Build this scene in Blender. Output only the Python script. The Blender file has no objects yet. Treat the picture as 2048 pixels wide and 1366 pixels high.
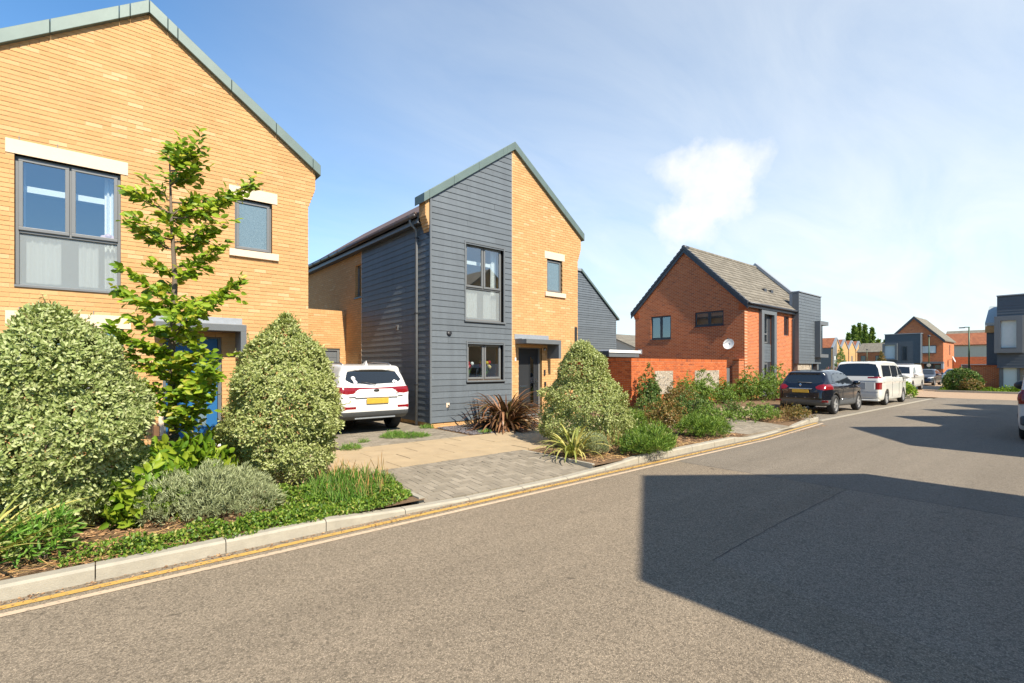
import bpy, math, random
import numpy as np
from mathutils import Matrix, Vector
R = math.radians
rnd = random.Random(7)
rng = np.random.default_rng(11)
sc = bpy.context.scene
col = sc.collection

# ------------------------------------------------------------------ camera
AZ = R(50.04); FPX = 977.0; CH = 1.7
cd = bpy.data.cameras.new("camera"); cam = bpy.data.objects.new("camera", cd); col.objects.link(cam)
cd.sensor_width = 36; cd.lens = FPX / 2048 * 36; cd.shift_y = 50 / 2048; cd.clip_end = 3000; cd.clip_start = 0.05
cam.location = (0, 0, CH); cam.rotation_euler = (R(90), 0, AZ - R(90)); sc.camera = cam
# ------------------------------------------------------------------ light
SUN_EL = R(44); SUN_AZ = R(5.0)            # sun stands towards -Y, a touch towards -X
spos = Vector((-math.sin(SUN_AZ) * math.cos(SUN_EL), -math.cos(SUN_AZ) * math.cos(SUN_EL), math.sin(SUN_EL)))
sl = bpy.data.lights.new("sun", 'SUN'); sl.energy = 4.6; sl.angle = R(0.5); sl.color = (1.0, 0.91, 0.76)
so = bpy.data.objects.new("sun", sl); col.objects.link(so)
so.rotation_euler = (-spos).to_track_quat('-Z', 'Y').to_euler(); so.location = (0, -20, 40)
sc.view_settings.view_transform = 'Standard'; sc.view_settings.look = 'None'
sc.view_settings.gamma = 1; sc.view_settings.use_curve_mapping = False; sc.view_settings.exposure = 1.05
sc.render.engine = 'CYCLES'; sc.cycles.max_bounces = 8; sc.cycles.transparent_max_bounces = 16

def ray(x, y):
    dx = x - 1024; c, s = math.cos(AZ), math.sin(AZ)
    return (c * FPX + s * dx, s * FPX - c * dx, 733 - y)
def G(x, y, z=0.12):                                  # pixel -> point on level ground z
    r = ray(x, y); t = (z - CH) / r[2]; return (r[0] * t, r[1] * t)
def onX(x, y, X):
    r = ray(x, y); t = X / r[0]; return (r[1] * t, CH + r[2] * t)
def onY(x, y, Y):
    r = ray(x, y); t = Y / r[1]; return (r[0] * t, CH + r[2] * t)

# ------------------------------------------------------------------ world
w = bpy.data.worlds.new("World"); sc.world = w; w.use_nodes = True
nt = w.node_tree; N = nt.nodes; Lk = nt.links; N.clear()
def nn(t, **k):
    n = N.new(t)
    for a, b in k.items(): setattr(n, a, b)
    return n
def vmath(op, a, b=None):
    n = nn('ShaderNodeVectorMath', operation=op)
    for i, v in enumerate((a, b)):
        if v is None: continue
        if hasattr(v, 'node'): Lk.new(v, n.inputs[i])
        else: n.inputs[i].default_value = v
    return n
def fmath(op, a, b=None, clamp=False):
    n = nn('ShaderNodeMath', operation=op, use_clamp=clamp)
    for i, v in enumerate((a, b)):
        if v is None: continue
        if hasattr(v, 'node'): Lk.new(v, n.inputs[i])
        else: n.inputs[i].default_value = v
    return n.outputs[0]
sky = nn('ShaderNodeTexSky', sky_type='NISHITA'); sky.sun_disc = False
sky.sun_elevation = SUN_EL; sky.sun_rotation = R(180) + SUN_AZ; sky.air_density = 1.0; sky.dust_density = 0.0; sky.ozone_density = 5
tc = nn('ShaderNodeTexCoord'); D = tc.outputs['Generated']
sep = nn('ShaderNodeSeparateXYZ'); Lk.new(D, sep.inputs[0])
den = fmath('ADD', sep.outputs[2], 0.22)
pl = vmath('DIVIDE', D, None); cmb = nn('ShaderNodeCombineXYZ')
for i in range(3): Lk.new(den, cmb.inputs[i])
Lk.new(cmb.outputs[0], pl.inputs[1])
mp = nn('ShaderNodeMapping'); Lk.new(pl.outputs[0], mp.inputs[0]); mp.inputs['Rotation'].default_value = (0, 0, R(25)); mp.inputs['Scale'].default_value = (0.8, 2.0, 0.4)
no = nn('ShaderNodeTexNoise'); Lk.new(mp.outputs[0], no.inputs[0]); no.inputs['Scale'].default_value = 1.5; no.inputs['Detail'].default_value = 9; no.inputs['Roughness'].default_value = 0.62; no.inputs['Distortion'].default_value = 0.6
# thin cirrus veil, thicker towards +X
veil = fmath('MULTIPLY', sep.outputs[0], 0.60, True)
low = fmath('SUBTRACT', 1.0, sep.outputs[2], True); low = fmath('POWER', low, 4.0)
veil = fmath('ADD', veil, fmath('MULTIPLY', low, 0.37))
cir = fmath('MULTIPLY_ADD', no.outputs[0], 0.9); cir.node.inputs[2].default_value = 0.55
cir = fmath('MULTIPLY', cir, veil, True)
# one small fair-weather cloud
def blob(px, py, rx, ry):
    d = Vector(ray(px, py)).normalized(); rt = Vector((math.sin(AZ), -math.cos(AZ), 0)); 
    rt = (rt - d * rt.dot(d)).normalized(); up = rt.cross(d)
    if up.z < 0: up = -up
    L = Vector(ray(px, py)).length
    a = vmath('DOT_PRODUCT', Dw, tuple(rt * (L / rx))).outputs['Value']; b = vmath('DOT_PRODUCT', Dw, tuple(up * (L / ry))).outputs['Value']
    q = fmath('ADD', fmath('MULTIPLY', a, a), fmath('MULTIPLY', b, b))
    q = fmath('ADD', q, fmath('MULTIPLY', fmath('LESS_THAN', vmath('DOT_PRODUCT', D, tuple(d)).outputs['Value'], 0.5), 50))
    return fmath('SUBTRACT', 1.0, q, True)
n2 = nn('ShaderNodeTexNoise'); Lk.new(D, n2.inputs[0]); n2.inputs['Scale'].default_value = 9; n2.inputs['Detail'].default_value = 8; n2.inputs['Roughness'].default_value = 0.6
off = vmath('SCALE', vmath('SUBTRACT', n2.outputs['Color'], (0.5, 0.5, 0.5)).outputs[0]); off.inputs['Scale'].default_value = 0.14
Dw = vmath('ADD', D, off.outputs[0]).outputs[0]
bl = fmath('ADD', fmath('ADD', blob(1416, 338, 112, 66), blob(1436, 395, 72, 58)), blob(1370, 450, 72, 58))
bl = fmath('MULTIPLY', bl, 1.25, True)
n3 = nn('ShaderNodeTexNoise'); Lk.new(D, n3.inputs[0]); n3.inputs['Scale'].default_value = 24; n3.inputs['Detail'].default_value = 8; n3.inputs['Roughness'].default_value = 0.65
bl = fmath('MULTIPLY', bl, fmath('MULTIPLY_ADD', n3.outputs[0], 1.5), True)
bl.node.inputs[1].links[0].from_node.inputs[2].default_value = 0.12
cl = fmath('MAXIMUM', cir, fmath('MULTIPLY', bl, 0.93))
grade = nn('ShaderNodeMix', data_type='RGBA', blend_type='MULTIPLY'); grade.inputs[0].default_value = 1; Lk.new(sky.outputs[0], grade.inputs[6]); grade.inputs[7].default_value = (0.53, 0.80, 0.88, 1)
mixv = nn('ShaderNodeMix', data_type='RGBA'); Lk.new(cir, mixv.inputs[0]); Lk.new(grade.outputs[2], mixv.inputs[6]); mixv.inputs[7].default_value = (4.1, 4.3, 4.3, 1)
mixc = nn('ShaderNodeMix', data_type='RGBA'); Lk.new(fmath('MULTIPLY', bl, 0.8), mixc.inputs[0]); Lk.new(mixv.outputs[2], mixc.inputs[6]); mixc.inputs[7].default_value = (4.3, 4.3, 4.3, 1)
bg = nn('ShaderNodeBackground'); Lk.new(mixc.outputs[2], bg.inputs[0]); bg.inputs[1].default_value = 0.125
wo = nn('ShaderNodeOutputWorld'); Lk.new(bg.outputs[0], wo.inputs[0])

# ------------------------------------------------------------------ materials
M = {}
class NT:
    def __init__(s, name):
        s.m = bpy.data.materials.new(name); s.m.use_nodes = True; s.t = s.m.node_tree; s.t.nodes.clear()
        s.out = s.n('ShaderNodeOutputMaterial'); M[name] = s.m
    def n(s, t, ins=None, **k):
        x = s.t.nodes.new(t)
        for a, b in k.items(): setattr(x, a, b)
        for a, b in (ins or {}).items():
            if hasattr(b, 'node'): s.t.links.new(b, x.inputs[a])
            else: x.inputs[a].default_value = b
        return x
    def math(s, op, a, b=0.0, c=0.0, clamp=False): return s.n('ShaderNodeMath', {0: a, 1: b, 2: c}, operation=op, use_clamp=clamp).outputs[0]
    def ramp(s, f, stops):
        x = s.n('ShaderNodeValToRGB', {0: f}); e = x.color_ramp.elements
        while len(e) < len(stops): e.new(0.5)
        for i, (p, c) in enumerate(stops): e[i].position = p; e[i].color = (*c, 1)
        return x.outputs[0]
    def mix(s, f, a, b, mode='MIX'):
        x = s.n('ShaderNodeMix', {0: f}, data_type='RGBA', blend_type=mode)
        for i, v in ((6, a), (7, b)):
            if hasattr(v, 'node'): s.t.links.new(v, x.inputs[i])
            else: x.inputs[i].default_value = (*v, 1)
        return x.outputs[2]
    def noise(s, scale, detail=4, rough=0.55, vec=None, dist=0.0):
        return s.n('ShaderNodeTexNoise', {0: vec or s.obj(), 'Scale': scale, 'Detail': detail, 'Roughness': rough, 'Distortion': dist}).outputs[0]
    def obj(s):
        if not hasattr(s, '_g'): s._g = s.n('ShaderNodeNewGeometry')
        return s._g.outputs['Position']
    def island(s):
        s.obj(); oi = s.n('ShaderNodeObjectInfo')
        return s.math('FRACT', s.math('ADD', s._g.outputs['Random Per Island'], s.math('MULTIPLY', oi.outputs['Random'], 7.31)))
    def bump(s, h, st=0.3, d=0.01): return s.n('ShaderNodeBump', {'Strength': st, 'Distance': d, 'Height': h}).outputs[0]
    def bsdf(s, **k):
        return s.n('ShaderNodeBsdfPrincipled', {a.replace('_', ' '): (tuple(b) + (1,) if isinstance(b, tuple) and len(b) == 3 else b) for a, b in k.items()})
    def fin(s, b): s.t.links.new(b.outputs[0], s.out.inputs[0]); return s.m

def plain(name, c, rough=0.5, metal=0.0, var=0.12, scale=6.0, bump=0.0, bscale=60, coat=0.0, spec=0.5):
    t = NT(name); nz = t.noise(scale, 5); nz2 = t.noise(scale * 9, 3)
    k = t.math('MULTIPLY_ADD', t.math('ADD', t.math('MULTIPLY', nz, 0.7), t.math('MULTIPLY', nz2, 0.3)), 2 * var, 1 - var)
    cc = t.mix(1.0, c, t.n('ShaderNodeCombineXYZ', {0: k, 1: k, 2: k}).outputs[0], 'MULTIPLY')
    rr = t.math('MULTIPLY_ADD', nz2, 0.12, rough - 0.06, True)
    kw = dict(Base_Color=cc, Roughness=rr, Metallic=metal, Coat_Weight=coat); kw['Specular_IOR_Level'] = spec
    if bump: kw['Normal'] = t.bump(t.noise(bscale, 4), bump, 0.01)
    return t.fin(t.bsdf(**kw))

def brick_mat(name, ramp, streak=0.18):              # single bricks: colour by brick
    t = NT(name); i = t.island(); c = t.ramp(i, ramp)
    nz = t.noise(38, 5, 0.65); nz2 = t.noise(1.1, 4)
    k = t.math('MULTIPLY_ADD', nz, 2 * streak, 1 - streak); k = t.math('MULTIPLY', k, t.math('MULTIPLY_ADD', nz2, 0.28, 0.86))
    c = t.mix(1.0, c, t.n('ShaderNodeCombineXYZ', {0: k, 1: k, 2: k}).outputs[0], 'MULTIPLY')
    st = t.math('SUBTRACT', t.noise(2.7, 6, 0.7), 0.66, 0, True); c = t.mix(t.math('MULTIPLY', st, 1.0, 0, True), c, (0.62, 0.53, 0.4))
    return t.fin(t.bsdf(Base_Color=c, Roughness=0.85, Normal=t.bump(t.noise(120, 4), 0.5, 0.006), Specular_IOR_Level=0.25))
YB = [(0, (0.47, 0.258, 0.108)), (0.22, (0.50, 0.285, 0.122)), (0.5, (0.52, 0.303, 0.135)), (0.75, (0.48, 0.262, 0.11)), (0.93, (0.53, 0.318, 0.148)), (1, (0.56, 0.36, 0.19))]
RB = [(0, (0.33, 0.075, 0.022)), (0.3, (0.47, 0.12, 0.034)), (0.6, (0.41, 0.098, 0.028)), (0.85, (0.50, 0.14, 0.042)), (1, (0.23, 0.06, 0.026))]
brick_mat('yellow_brick', YB); brick_mat('red_brick', RB)
plain('yellow_mortar', (0.44, 0.275, 0.13), 0.9, var=0.15, bump=0.3, bscale=150)
plain('red_mortar', (0.56, 0.39, 0.27), 0.9, var=0.15, bump=0.3, bscale=150)

def brick_wall_mat(name, axis, ramp, mortar):        # brickwork too far to pick bricks apart
    t = NT(name); s = t.n('ShaderNodeSeparateXYZ', {0: t.obj()}); v = t.n('ShaderNodeCombineXYZ', {0: s.outputs[axis], 1: s.outputs[2]}).outputs[0]
    b = t.n('ShaderNodeTexBrick', {0: v, 'Color1': (0, 0, 0, 1), 'Color2': (1, 1, 1, 1), 'Mortar': (0.5, 0.5, 0.5, 1), 'Scale': 1.0, 'Mortar Size': 0.011, 'Mortar Smooth': 0.2, 'Brick Width': 0.225, 'Row Height': 0.075, 'Bias': 0.0}, offset=0.5)
    c = t.ramp(b.outputs[0], ramp); k = t.math('MULTIPLY_ADD', t.noise(1.2, 5), 0.36, 0.82)
    c = t.mix(1.0, c, t.n('ShaderNodeCombineXYZ', {0: k, 1: k, 2: k}).outputs[0], 'MULTIPLY'); c = t.mix(b.outputs['Fac'], c, mortar)
    h = t.math('SUBTRACT', 1.0, b.outputs['Fac'])
    return t.fin(t.bsdf(Base_Color=c, Roughness=0.88, Specular_IOR_Level=0.25, Normal=t.bump(h, 0.8, 0.008)))
for ax, an in ((0, 'x'), (1, 'y')):
    brick_wall_mat('red_brickwork_' + an, ax, RB, (0.50, 0.27, 0.16)); brick_wall_mat('yellow_brickwork_' + an, ax, YB, (0.40, 0.26, 0.115))
def cladmat(name, c):
    t = NT(name); k = t.math('MULTIPLY_ADD', t.island(), 0.16, 0.92); mpn = t.n('ShaderNodeMapping', {0: t.obj(), 'Scale': (5.0, 5.0, 0.5)}); s1 = t.math('MULTIPLY_ADD', t.noise(1.0, 5, 0.65, vec=mpn.outputs[0]), 0.5, 0.75)
    k = t.math('MULTIPLY', t.math('MULTIPLY', k, s1), t.math('MULTIPLY_ADD', t.noise(28, 4), 0.3, 0.85)); cc = t.mix(1.0, c, t.n('ShaderNodeCombineXYZ', {0: k, 1: k, 2: k}).outputs[0], 'MULTIPLY')
    ch = t.math('MULTIPLY', t.math('SUBTRACT', t.noise(9, 4, 0.7), 0.7, 0, True), 3.0, 0, True); cc = t.mix(t.math('MULTIPLY', ch, 0.5), cc, (0.3, 0.31, 0.31))
    return t.fin(t.bsdf(Base_Color=cc, Roughness=0.52, Normal=t.bump(t.noise(45, 4), 0.3, 0.01)))
cladmat('cladding', (0.094, 0.109, 0.122))
plain('dark_cladding', (0.066, 0.076, 0.087), 0.5, var=0.2, scale=3.0)
plain('trim_grey', (0.115, 0.125, 0.132), 0.4, var=0.1)
plain('frame_grey', (0.135, 0.14, 0.142), 0.38, var=0.08)
plain('dark_frame', (0.035, 0.038, 0.045), 0.4, var=0.1)
plain('lead', (0.27, 0.29, 0.31), 0.55, metal=0.3, var=0.3, scale=12)
plain('zinc_coping', (0.105, 0.145, 0.132), 0.5, metal=0.15, var=0.3, scale=3.5)
plain('sky_lit_zinc', (0.34, 0.38, 0.37), 0.5, var=0.2)  # coping zinc made lighter, reflected sky light put into the colour
plain('stone', (0.62, 0.49, 0.36), 0.8, var=0.1, scale=5, bump=0.2)
plain('white_paint', (0.78, 0.78, 0.76), 0.5, var=0.05)
plain('interior', (0.62, 0.60, 0.57), 0.9, var=0.05)
plain('curtain', (0.8, 0.79, 0.77), 0.9, var=0.06, scale=12)
plain('black_plastic', (0.02, 0.02, 0.022), 0.45, var=0.15)
plain('gutter', (0.035, 0.028, 0.028), 0.35, var=0.2)
plain('pipe_grey', (0.15, 0.155, 0.16), 0.4, var=0.15)
plain('blue_door', (0.012, 0.105, 0.27), 0.45, var=0.12, scale=9)
plain('black_door', (0.022, 0.024, 0.027), 0.4, var=0.12)
plain('chrome', (0.6, 0.6, 0.6), 0.18, metal=1.0, var=0.05)
plain('steel', (0.4, 0.4, 0.41), 0.35, metal=0.9, var=0.1)
plain('grey_plastic', (0.075, 0.08, 0.085), 0.55, var=0.1)
plain('brown_tile', (0.11, 0.07, 0.055), 0.7, var=0.3, bump=0.2)
plain('gate_wood', (0.12, 0.125, 0.13), 0.7, var=0.25, scale=12)
plain('post_green', (0.045, 0.10, 0.045), 0.45, var=0.2)
plain('dish_white', (0.55, 0.55, 0.53), 0.5, var=0.08)
plain('rubber', (0.018, 0.018, 0.019), 0.8, var=0.25, scale=20)
plain('kerb', (0.31, 0.28, 0.22), 0.88, var=0.38, scale=7, bump=0.35, bscale=90)
plain('slab', (0.36, 0.272, 0.162), 0.88, var=0.32, scale=2.6, bump=0.3, bscale=110)
plain('joint_sand', (0.19, 0.15, 0.10), 0.95, var=0.25, scale=12)
plain('bark', (0.14, 0.105, 0.075), 0.9, var=0.35, scale=14, bump=0.6, bscale=50)
plain('twig', (0.16, 0.085, 0.045), 0.85, var=0.3, scale=20)
plain('slate', (0.12, 0.108, 0.11), 0.65, var=0.4, scale=25)
plain('yellow_plate', (0.48, 0.29, 0.03), 0.5, var=0.45, scale=16)
plain('white_plate', (0.75, 0.75, 0.72), 0.4, var=0.05)
plain('red_lamp', (0.19, 0.006, 0.009), 0.2, var=0.5, scale=30, coat=0.3)
plain('alloy', (0.36, 0.36, 0.36), 0.35, metal=0.35, var=0.1)
plain('clear_lamp', (0.45, 0.46, 0.47), 0.12, var=0.35, scale=30, coat=0.6)
plain('amber_lamp', (0.45, 0.2, 0.12), 0.2, var=0.2, scale=30)
def tilemat(name, ramp):
    t = NT(name); c = t.ramp(t.island(), ramp); k = t.math('MULTIPLY_ADD', t.noise(3, 5), 0.5, 0.75)
    c = t.mix(1.0, c, t.n('ShaderNodeCombineXYZ', {0: k, 1: k, 2: k}).outputs[0], 'MULTIPLY')
    return t.fin(t.bsdf(Base_Color=c, Roughness=0.85, Normal=t.bump(t.noise(60, 4), 0.4, 0.01), Specular_IOR_Level=0.3))
tilemat('grey_tile', [(0, (0.135, 0.118, 0.09)), (0.5, (0.165, 0.145, 0.113)), (1, (0.195, 0.172, 0.135))])
tilemat('paver', [(0, (0.19, 0.163, 0.122)), (0.35, (0.222, 0.19, 0.143)), (0.7, (0.24, 0.206, 0.156)), (1, (0.275, 0.236, 0.18))])
tilemat('flint_stone', [(0, (0.12, 0.11, 0.10)), (0.3, (0.34, 0.30, 0.24)), (0.7, (0.46, 0.41, 0.33)), (1, (0.22, 0.19, 0.16))])
plain('flint_mortar', (0.31, 0.255, 0.19), 0.9, var=0.12)
tilemat('mulch', [(0, (0.10, 0.055, 0.03)), (0.35, (0.22, 0.12, 0.06)), (0.7, (0.36, 0.21, 0.10)), (1, (0.48, 0.31, 0.16))])
tilemat('straw', [(0, (0.30, 0.19, 0.07)), (0.5, (0.45, 0.31, 0.12)), (1, (0.36, 0.17, 0.06))])
def rowroof(name, axis, c1, c2, row):                 # distant tiled roofs
    t = NT(name); s = t.n('ShaderNodeSeparateXYZ', {0: t.obj()}); v = t.n('ShaderNodeCombineXYZ', {0: s.outputs[axis], 1: s.outputs[2]}).outputs[0]
    b = t.n('ShaderNodeTexBrick', {0: v, 'Color1': (*c1, 1), 'Color2': (*c2, 1), 'Mortar': (c1[0] * .45, c1[1] * .45, c1[2] * .45, 1), 'Scale': 1.0, 'Mortar Size': 0.016, 'Brick Width': 0.33, 'Row Height': row}, offset=0.5)
    k = t.math('MULTIPLY_ADD', t.noise(0.9, 5), 0.5, 0.75); c = t.mix(1.0, b.outputs[0], t.n('ShaderNodeCombineXYZ', {0: k, 1: k, 2: k}).outputs[0], 'MULTIPLY')
    return t.fin(t.bsdf(Base_Color=c, Roughness=0.85, Normal=t.bump(t.math('SUBTRACT', 1.0, b.outputs['Fac']), 0.6, 0.02), Specular_IOR_Level=0.25))
for ax, an in ((0, 'x'), (1, 'y')):
    rowroof('orange_roof_' + an, ax, (0.33, 0.12, 0.055), (0.24, 0.085, 0.045), 0.22); rowroof('grey_roof_' + an, ax, (0.20, 0.18, 0.14), (0.16, 0.14, 0.11), 0.22)

def asphalt(name, dark, light, brown, big, rough=0.9):
    t = NT(name); v = t.n('ShaderNodeTexVoronoi', {0: t.obj(), 'Scale': 175.0, 'Randomness': 1.0}); v2 = t.n('ShaderNodeTexVoronoi', {0: t.obj(), 'Scale': 70.0})
    s = t.n('ShaderNodeSeparateColor', {0: v.outputs['Color']}); c = t.ramp(s.outputs[0], [(0, dark), (0.45, brown), (0.8, light), (1.0, tuple(min(1, q * 1.55) for q in light))])
    s2 = t.n('ShaderNodeSeparateColor', {0: v2.outputs['Color']}); c = t.mix(t.math('MULTIPLY', t.math('GREATER_THAN', s2.outputs[0], 0.86), 0.35), c, tuple(q * 1.35 for q in light))
    c = t.mix(t.math('MULTIPLY', t.math('LESS_THAN', s2.outputs[1], 0.16), 0.5), c, tuple(q * 0.6 for q in dark))
    a = t.noise(0.55, 6, 0.6); b = t.noise(3.3, 5, 0.6); k = t.math('MULTIPLY_ADD', t.math('ADD', t.math('MULTIPLY', a, 0.6), t.math('MULTIPLY', b, 0.4)), 2 * big, 1 - big)
    c = t.mix(1.0, c, t.n('ShaderNodeCombineXYZ', {0: k, 1: k, 2: k}).outputs[0], 'MULTIPLY')
    mpn = t.n('ShaderNodeMapping', {0: t.obj(), 'Scale': (0.12, 1.6, 1.0)}); tk = t.math('MULTIPLY_ADD', t.noise(1.0, 4, 0.6, vec=mpn.outputs[0]), 0.5, 0.75); c = t.mix(1.0, c, t.n('ShaderNodeCombineXYZ', {0: tk, 1: tk, 2: tk}).outputs[0], 'MULTIPLY')
    sp = t.math('MULTIPLY', t.math('SUBTRACT', t.noise(6.5, 2, 0.5, dist=0.6), 0.70, 0, True), 14.0, 0, True); c = t.mix(t.math('MULTIPLY', sp, 0.6), c, tuple(q * 0.35 for q in dark))
    st = t.math('MULTIPLY', t.math('SUBTRACT', t.noise(1.7, 3, 0.5, dist=1.2), 0.69, 0, True), 4.0, 0, True); c = t.mix(st, c, tuple(q * 0.55 for q in dark))
    return t.fin(t.bsdf(Base_Color=c, Roughness=rough, Specular_IOR_Level=0.3, Normal=t.bump(v.outputs['Distance'], 0.55, 0.008)))
asphalt('asphalt_brown', (0.135, 0.108, 0.076), (0.25, 0.20, 0.142), (0.194, 0.155, 0.109), 0.14)
asphalt('asphalt_blue', (0.142, 0.116, 0.085), (0.262, 0.213, 0.156), (0.204, 0.165, 0.121), 0.14)
asphalt('asphalt_grey', (0.14, 0.118, 0.09), (0.198, 0.168, 0.129), (0.17, 0.143, 0.11), 0.16)
asphalt('bay_grey', (0.14, 0.12, 0.095), (0.22, 0.19, 0.15), (0.18, 0.155, 0.12), 0.16)
def worn(name, c, amount):                           # road paint with wear
    t = NT(name); a = t.noise(26, 6, 0.7); f = t.math('MULTIPLY', t.math('SUBTRACT', a, amount, 0, True), 7.0, 0, True)
    k = t.math('MULTIPLY_ADD', t.noise(2.0, 4), 0.4, 0.8); cc = t.mix(1.0, c, t.n('ShaderNodeCombineXYZ', {0: k, 1: k, 2: k}).outputs[0], 'MULTIPLY')
    return t.fin(t.bsdf(Base_Color=t.mix(f, cc, (0.14, 0.12, 0.10)), Roughness=0.8))
worn('line_yellow', (0.46, 0.275, 0.06), 0.54); worn('line_overlit', (0.47, 0.355, 0.24), 0.54)  # outer line is yellow too; its overexposure is put into the paler colour
def soilmat(name, a, b):
    t = NT(name); c = t.mix(t.noise(2.3, 6, 0.6), a, b); k = t.math('MULTIPLY_ADD', t.noise(70, 4, 0.7), 1.1, 0.45)
    c = t.mix(1.0, c, t.n('ShaderNodeCombineXYZ', {0: k, 1: k, 2: k}).outputs[0], 'MULTIPLY')
    return t.fin(t.bsdf(Base_Color=c, Roughness=0.95, Specular_IOR_Level=0.15, Normal=t.bump(t.noise(45, 6, 0.7), 1.0, 0.03)))
soilmat('soil', (0.13, 0.085, 0.052), (0.25, 0.16, 0.09)); soilmat('far_ground', (0.10, 0.11, 0.05), (0.17, 0.15, 0.08))
soilmat('pink_paving', (0.36, 0.25, 0.165), (0.42, 0.30, 0.20))

def leafmat(name, ramp, trans=0.3, rough=0.45):
    t = NT(name); c = t.ramp(t.island(), ramp)
    p = t.bsdf(Base_Color=c, Roughness=rough, Specular_IOR_Level=0.35); tr = t.n('ShaderNodeBsdfTranslucent', {0: t.mix(1.0, c, (1.0, 1.05, 0.55), 'MULTIPLY')})
    return t.fin(t.n('ShaderNodeMixShader', {0: trans, 1: p.outputs[0], 2: tr.outputs[0]}))
leafmat('variegated', [(0, (0.19, 0.25, 0.07)), (0.3, (0.305, 0.365, 0.12)), (0.65, (0.40, 0.45, 0.185)), (1, (0.49, 0.52, 0.27))], 0.3)
leafmat('variegated_fine', [(0, (0.20, 0.25, 0.065)), (0.3, (0.32, 0.36, 0.11)), (0.65, (0.41, 0.445, 0.17)), (1, (0.50, 0.52, 0.26))], 0.3)
leafmat('tree_leaf', [(0, (0.10, 0.19, 0.014)), (0.4, (0.20, 0.31, 0.02)), (0.8, (0.32, 0.42, 0.03)), (1, (0.40, 0.34, 0.04))], 0.38)
leafmat('bright_leaf', [(0, (0.09, 0.19, 0.015)), (0.5, (0.19, 0.31, 0.02)), (1, (0.34, 0.42, 0.04))], 0.4)
leafmat('dark_leaf', [(0, (0.04, 0.085, 0.016)), (0.5, (0.085, 0.155, 0.028)), (0.9, (0.16, 0.235, 0.055)), (1, (0.28, 0.17, 0.06))], 0.25)
leafmat('mid_leaf', [(0, (0.075, 0.14, 0.018)), (0.5, (0.15, 0.245, 0.036)), (1, (0.27, 0.36, 0.075))], 0.3)
leafmat('rusty_leaf', [(0, (0.08, 0.09, 0.02)), (0.4, (0.16, 0.15, 0.035)), (0.75, (0.28, 0.17, 0.05)), (1, (0.36, 0.19, 0.07))], 0.3)
leafmat('juniper', [(0, (0.06, 0.13, 0.016)), (0.5, (0.14, 0.235, 0.03)), (1, (0.26, 0.35, 0.06))], 0.25)
leafmat('lavender', [(0, (0.16, 0.18, 0.08)), (0.5, (0.27, 0.305, 0.145)), (1, (0.43, 0.46, 0.26))], 0.15)
leafmat('cover_leaf', [(0, (0.05, 0.11, 0.012)), (0.5, (0.12, 0.215, 0.02)), (0.85, (0.23, 0.32, 0.04)), (1, (0.36, 0.33, 0.09))], 0.3)
leafmat('grass_blade', [(0, (0.08, 0.19, 0.02)), (0.6, (0.16, 0.32, 0.04)), (1, (0.33, 0.36, 0.12))], 0.35)
leafmat('bronze_blade', [(0, (0.05, 0.028, 0.016)), (0.35, (0.125, 0.055, 0.026)), (0.6, (0.10, 0.075, 0.03)), (0.85, (0.24, 0.105, 0.045)), (1, (0.33, 0.19, 0.11))], 0.12, 0.3)
leafmat('yellow_blade', [(0, (0.18, 0.22, 0.04)), (0.4, (0.36, 0.34, 0.09)), (0.8, (0.55, 0.47, 0.15)), (1, (0.28, 0.30, 0.09))], 0.2, 0.4)
leafmat('poplar_leaf', [(0, (0.06, 0.11, 0.018)), (0.5, (0.13, 0.20, 0.035)), (1, (0.24, 0.31, 0.07))], 0.25)
leafmat('pink_flower', [(0, (0.08, 0.13, 0.03)), (0.5, (0.2, 0.13, 0.09)), (0.75, (0.42, 0.12, 0.2)), (1, (0.6, 0.42, 0.48))], 0.2)
leafmat('tulip_red', [(0, (0.5, 0.01, 0.03)), (1, (0.6, 0.03, 0.06))], 0.2); leafmat('tulip_yellow', [(0, (0.7, 0.5, 0.03)), (1, (0.75, 0.6, 0.3))], 0.2)
plain('pink_fluff', (0.75, 0.5, 0.5), 0.95, var=0.15, scale=40, bump=0.8, bscale=80)
def carpaint(name, c, metal=0.0, rough=0.3, flake=0.0):
    t = NT(name); nz = t.noise(5, 5); return t.fin(t.bsdf(Base_Color=t.mix(t.math('MULTIPLY', nz, 0.16), c, tuple(q * .8 + .008 for q in c)), Metallic=metal, Roughness=t.math('MULTIPLY_ADD', nz, 0.12, rough - .06), Coat_Weight=0.7, Coat_Roughness=0.06))
carpaint('paint_white', (0.60, 0.59, 0.565)); carpaint('paint_cream', (0.58, 0.575, 0.53)); carpaint('paint_black', (0.006, 0.007, 0.011), 0.1, 0.16)
carpaint('paint_slate', (0.03, 0.037, 0.055), 0.5, 0.3); carpaint('paint_blue', (0.10, 0.16, 0.24), 0.4, 0.3); carpaint('paint_red', (0.3, 0.01, 0.02))
t = NT('car_glass'); t.fin(t.bsdf(Base_Color=(0.012, 0.015, 0.017), Roughness=0.04, Specular_IOR_Level=0.75, Coat_Weight=0.3, Coat_Roughness=0.02))
def winglass(name, boost, tint, extra=0.0):
    t = NT(name); fr = t.n('ShaderNodeFresnel', {0: 1.5}).outputs[0]; t.obj(); f = t.math('MULTIPLY', t.math('MULTIPLY_ADD', fr, boost, extra, True), t.math('SUBTRACT', 1.0, t._g.outputs['Backfacing']))
    return t.fin(t.n('ShaderNodeMixShader', {0: f, 1: t.n('ShaderNodeBsdfTransparent', {0: (*tint, 1)}).outputs[0], 2: t.n('ShaderNodeBsdfGlossy', {0: (1, 1, 1, 1), 'Roughness': 0.01}).outputs[0]}))
winglass('glass', 2.2, (0.86, 0.9, 0.91), 0.14); winglass('dark_glass', 2.2, (0.45, 0.47, 0.49), 0.10)
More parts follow.
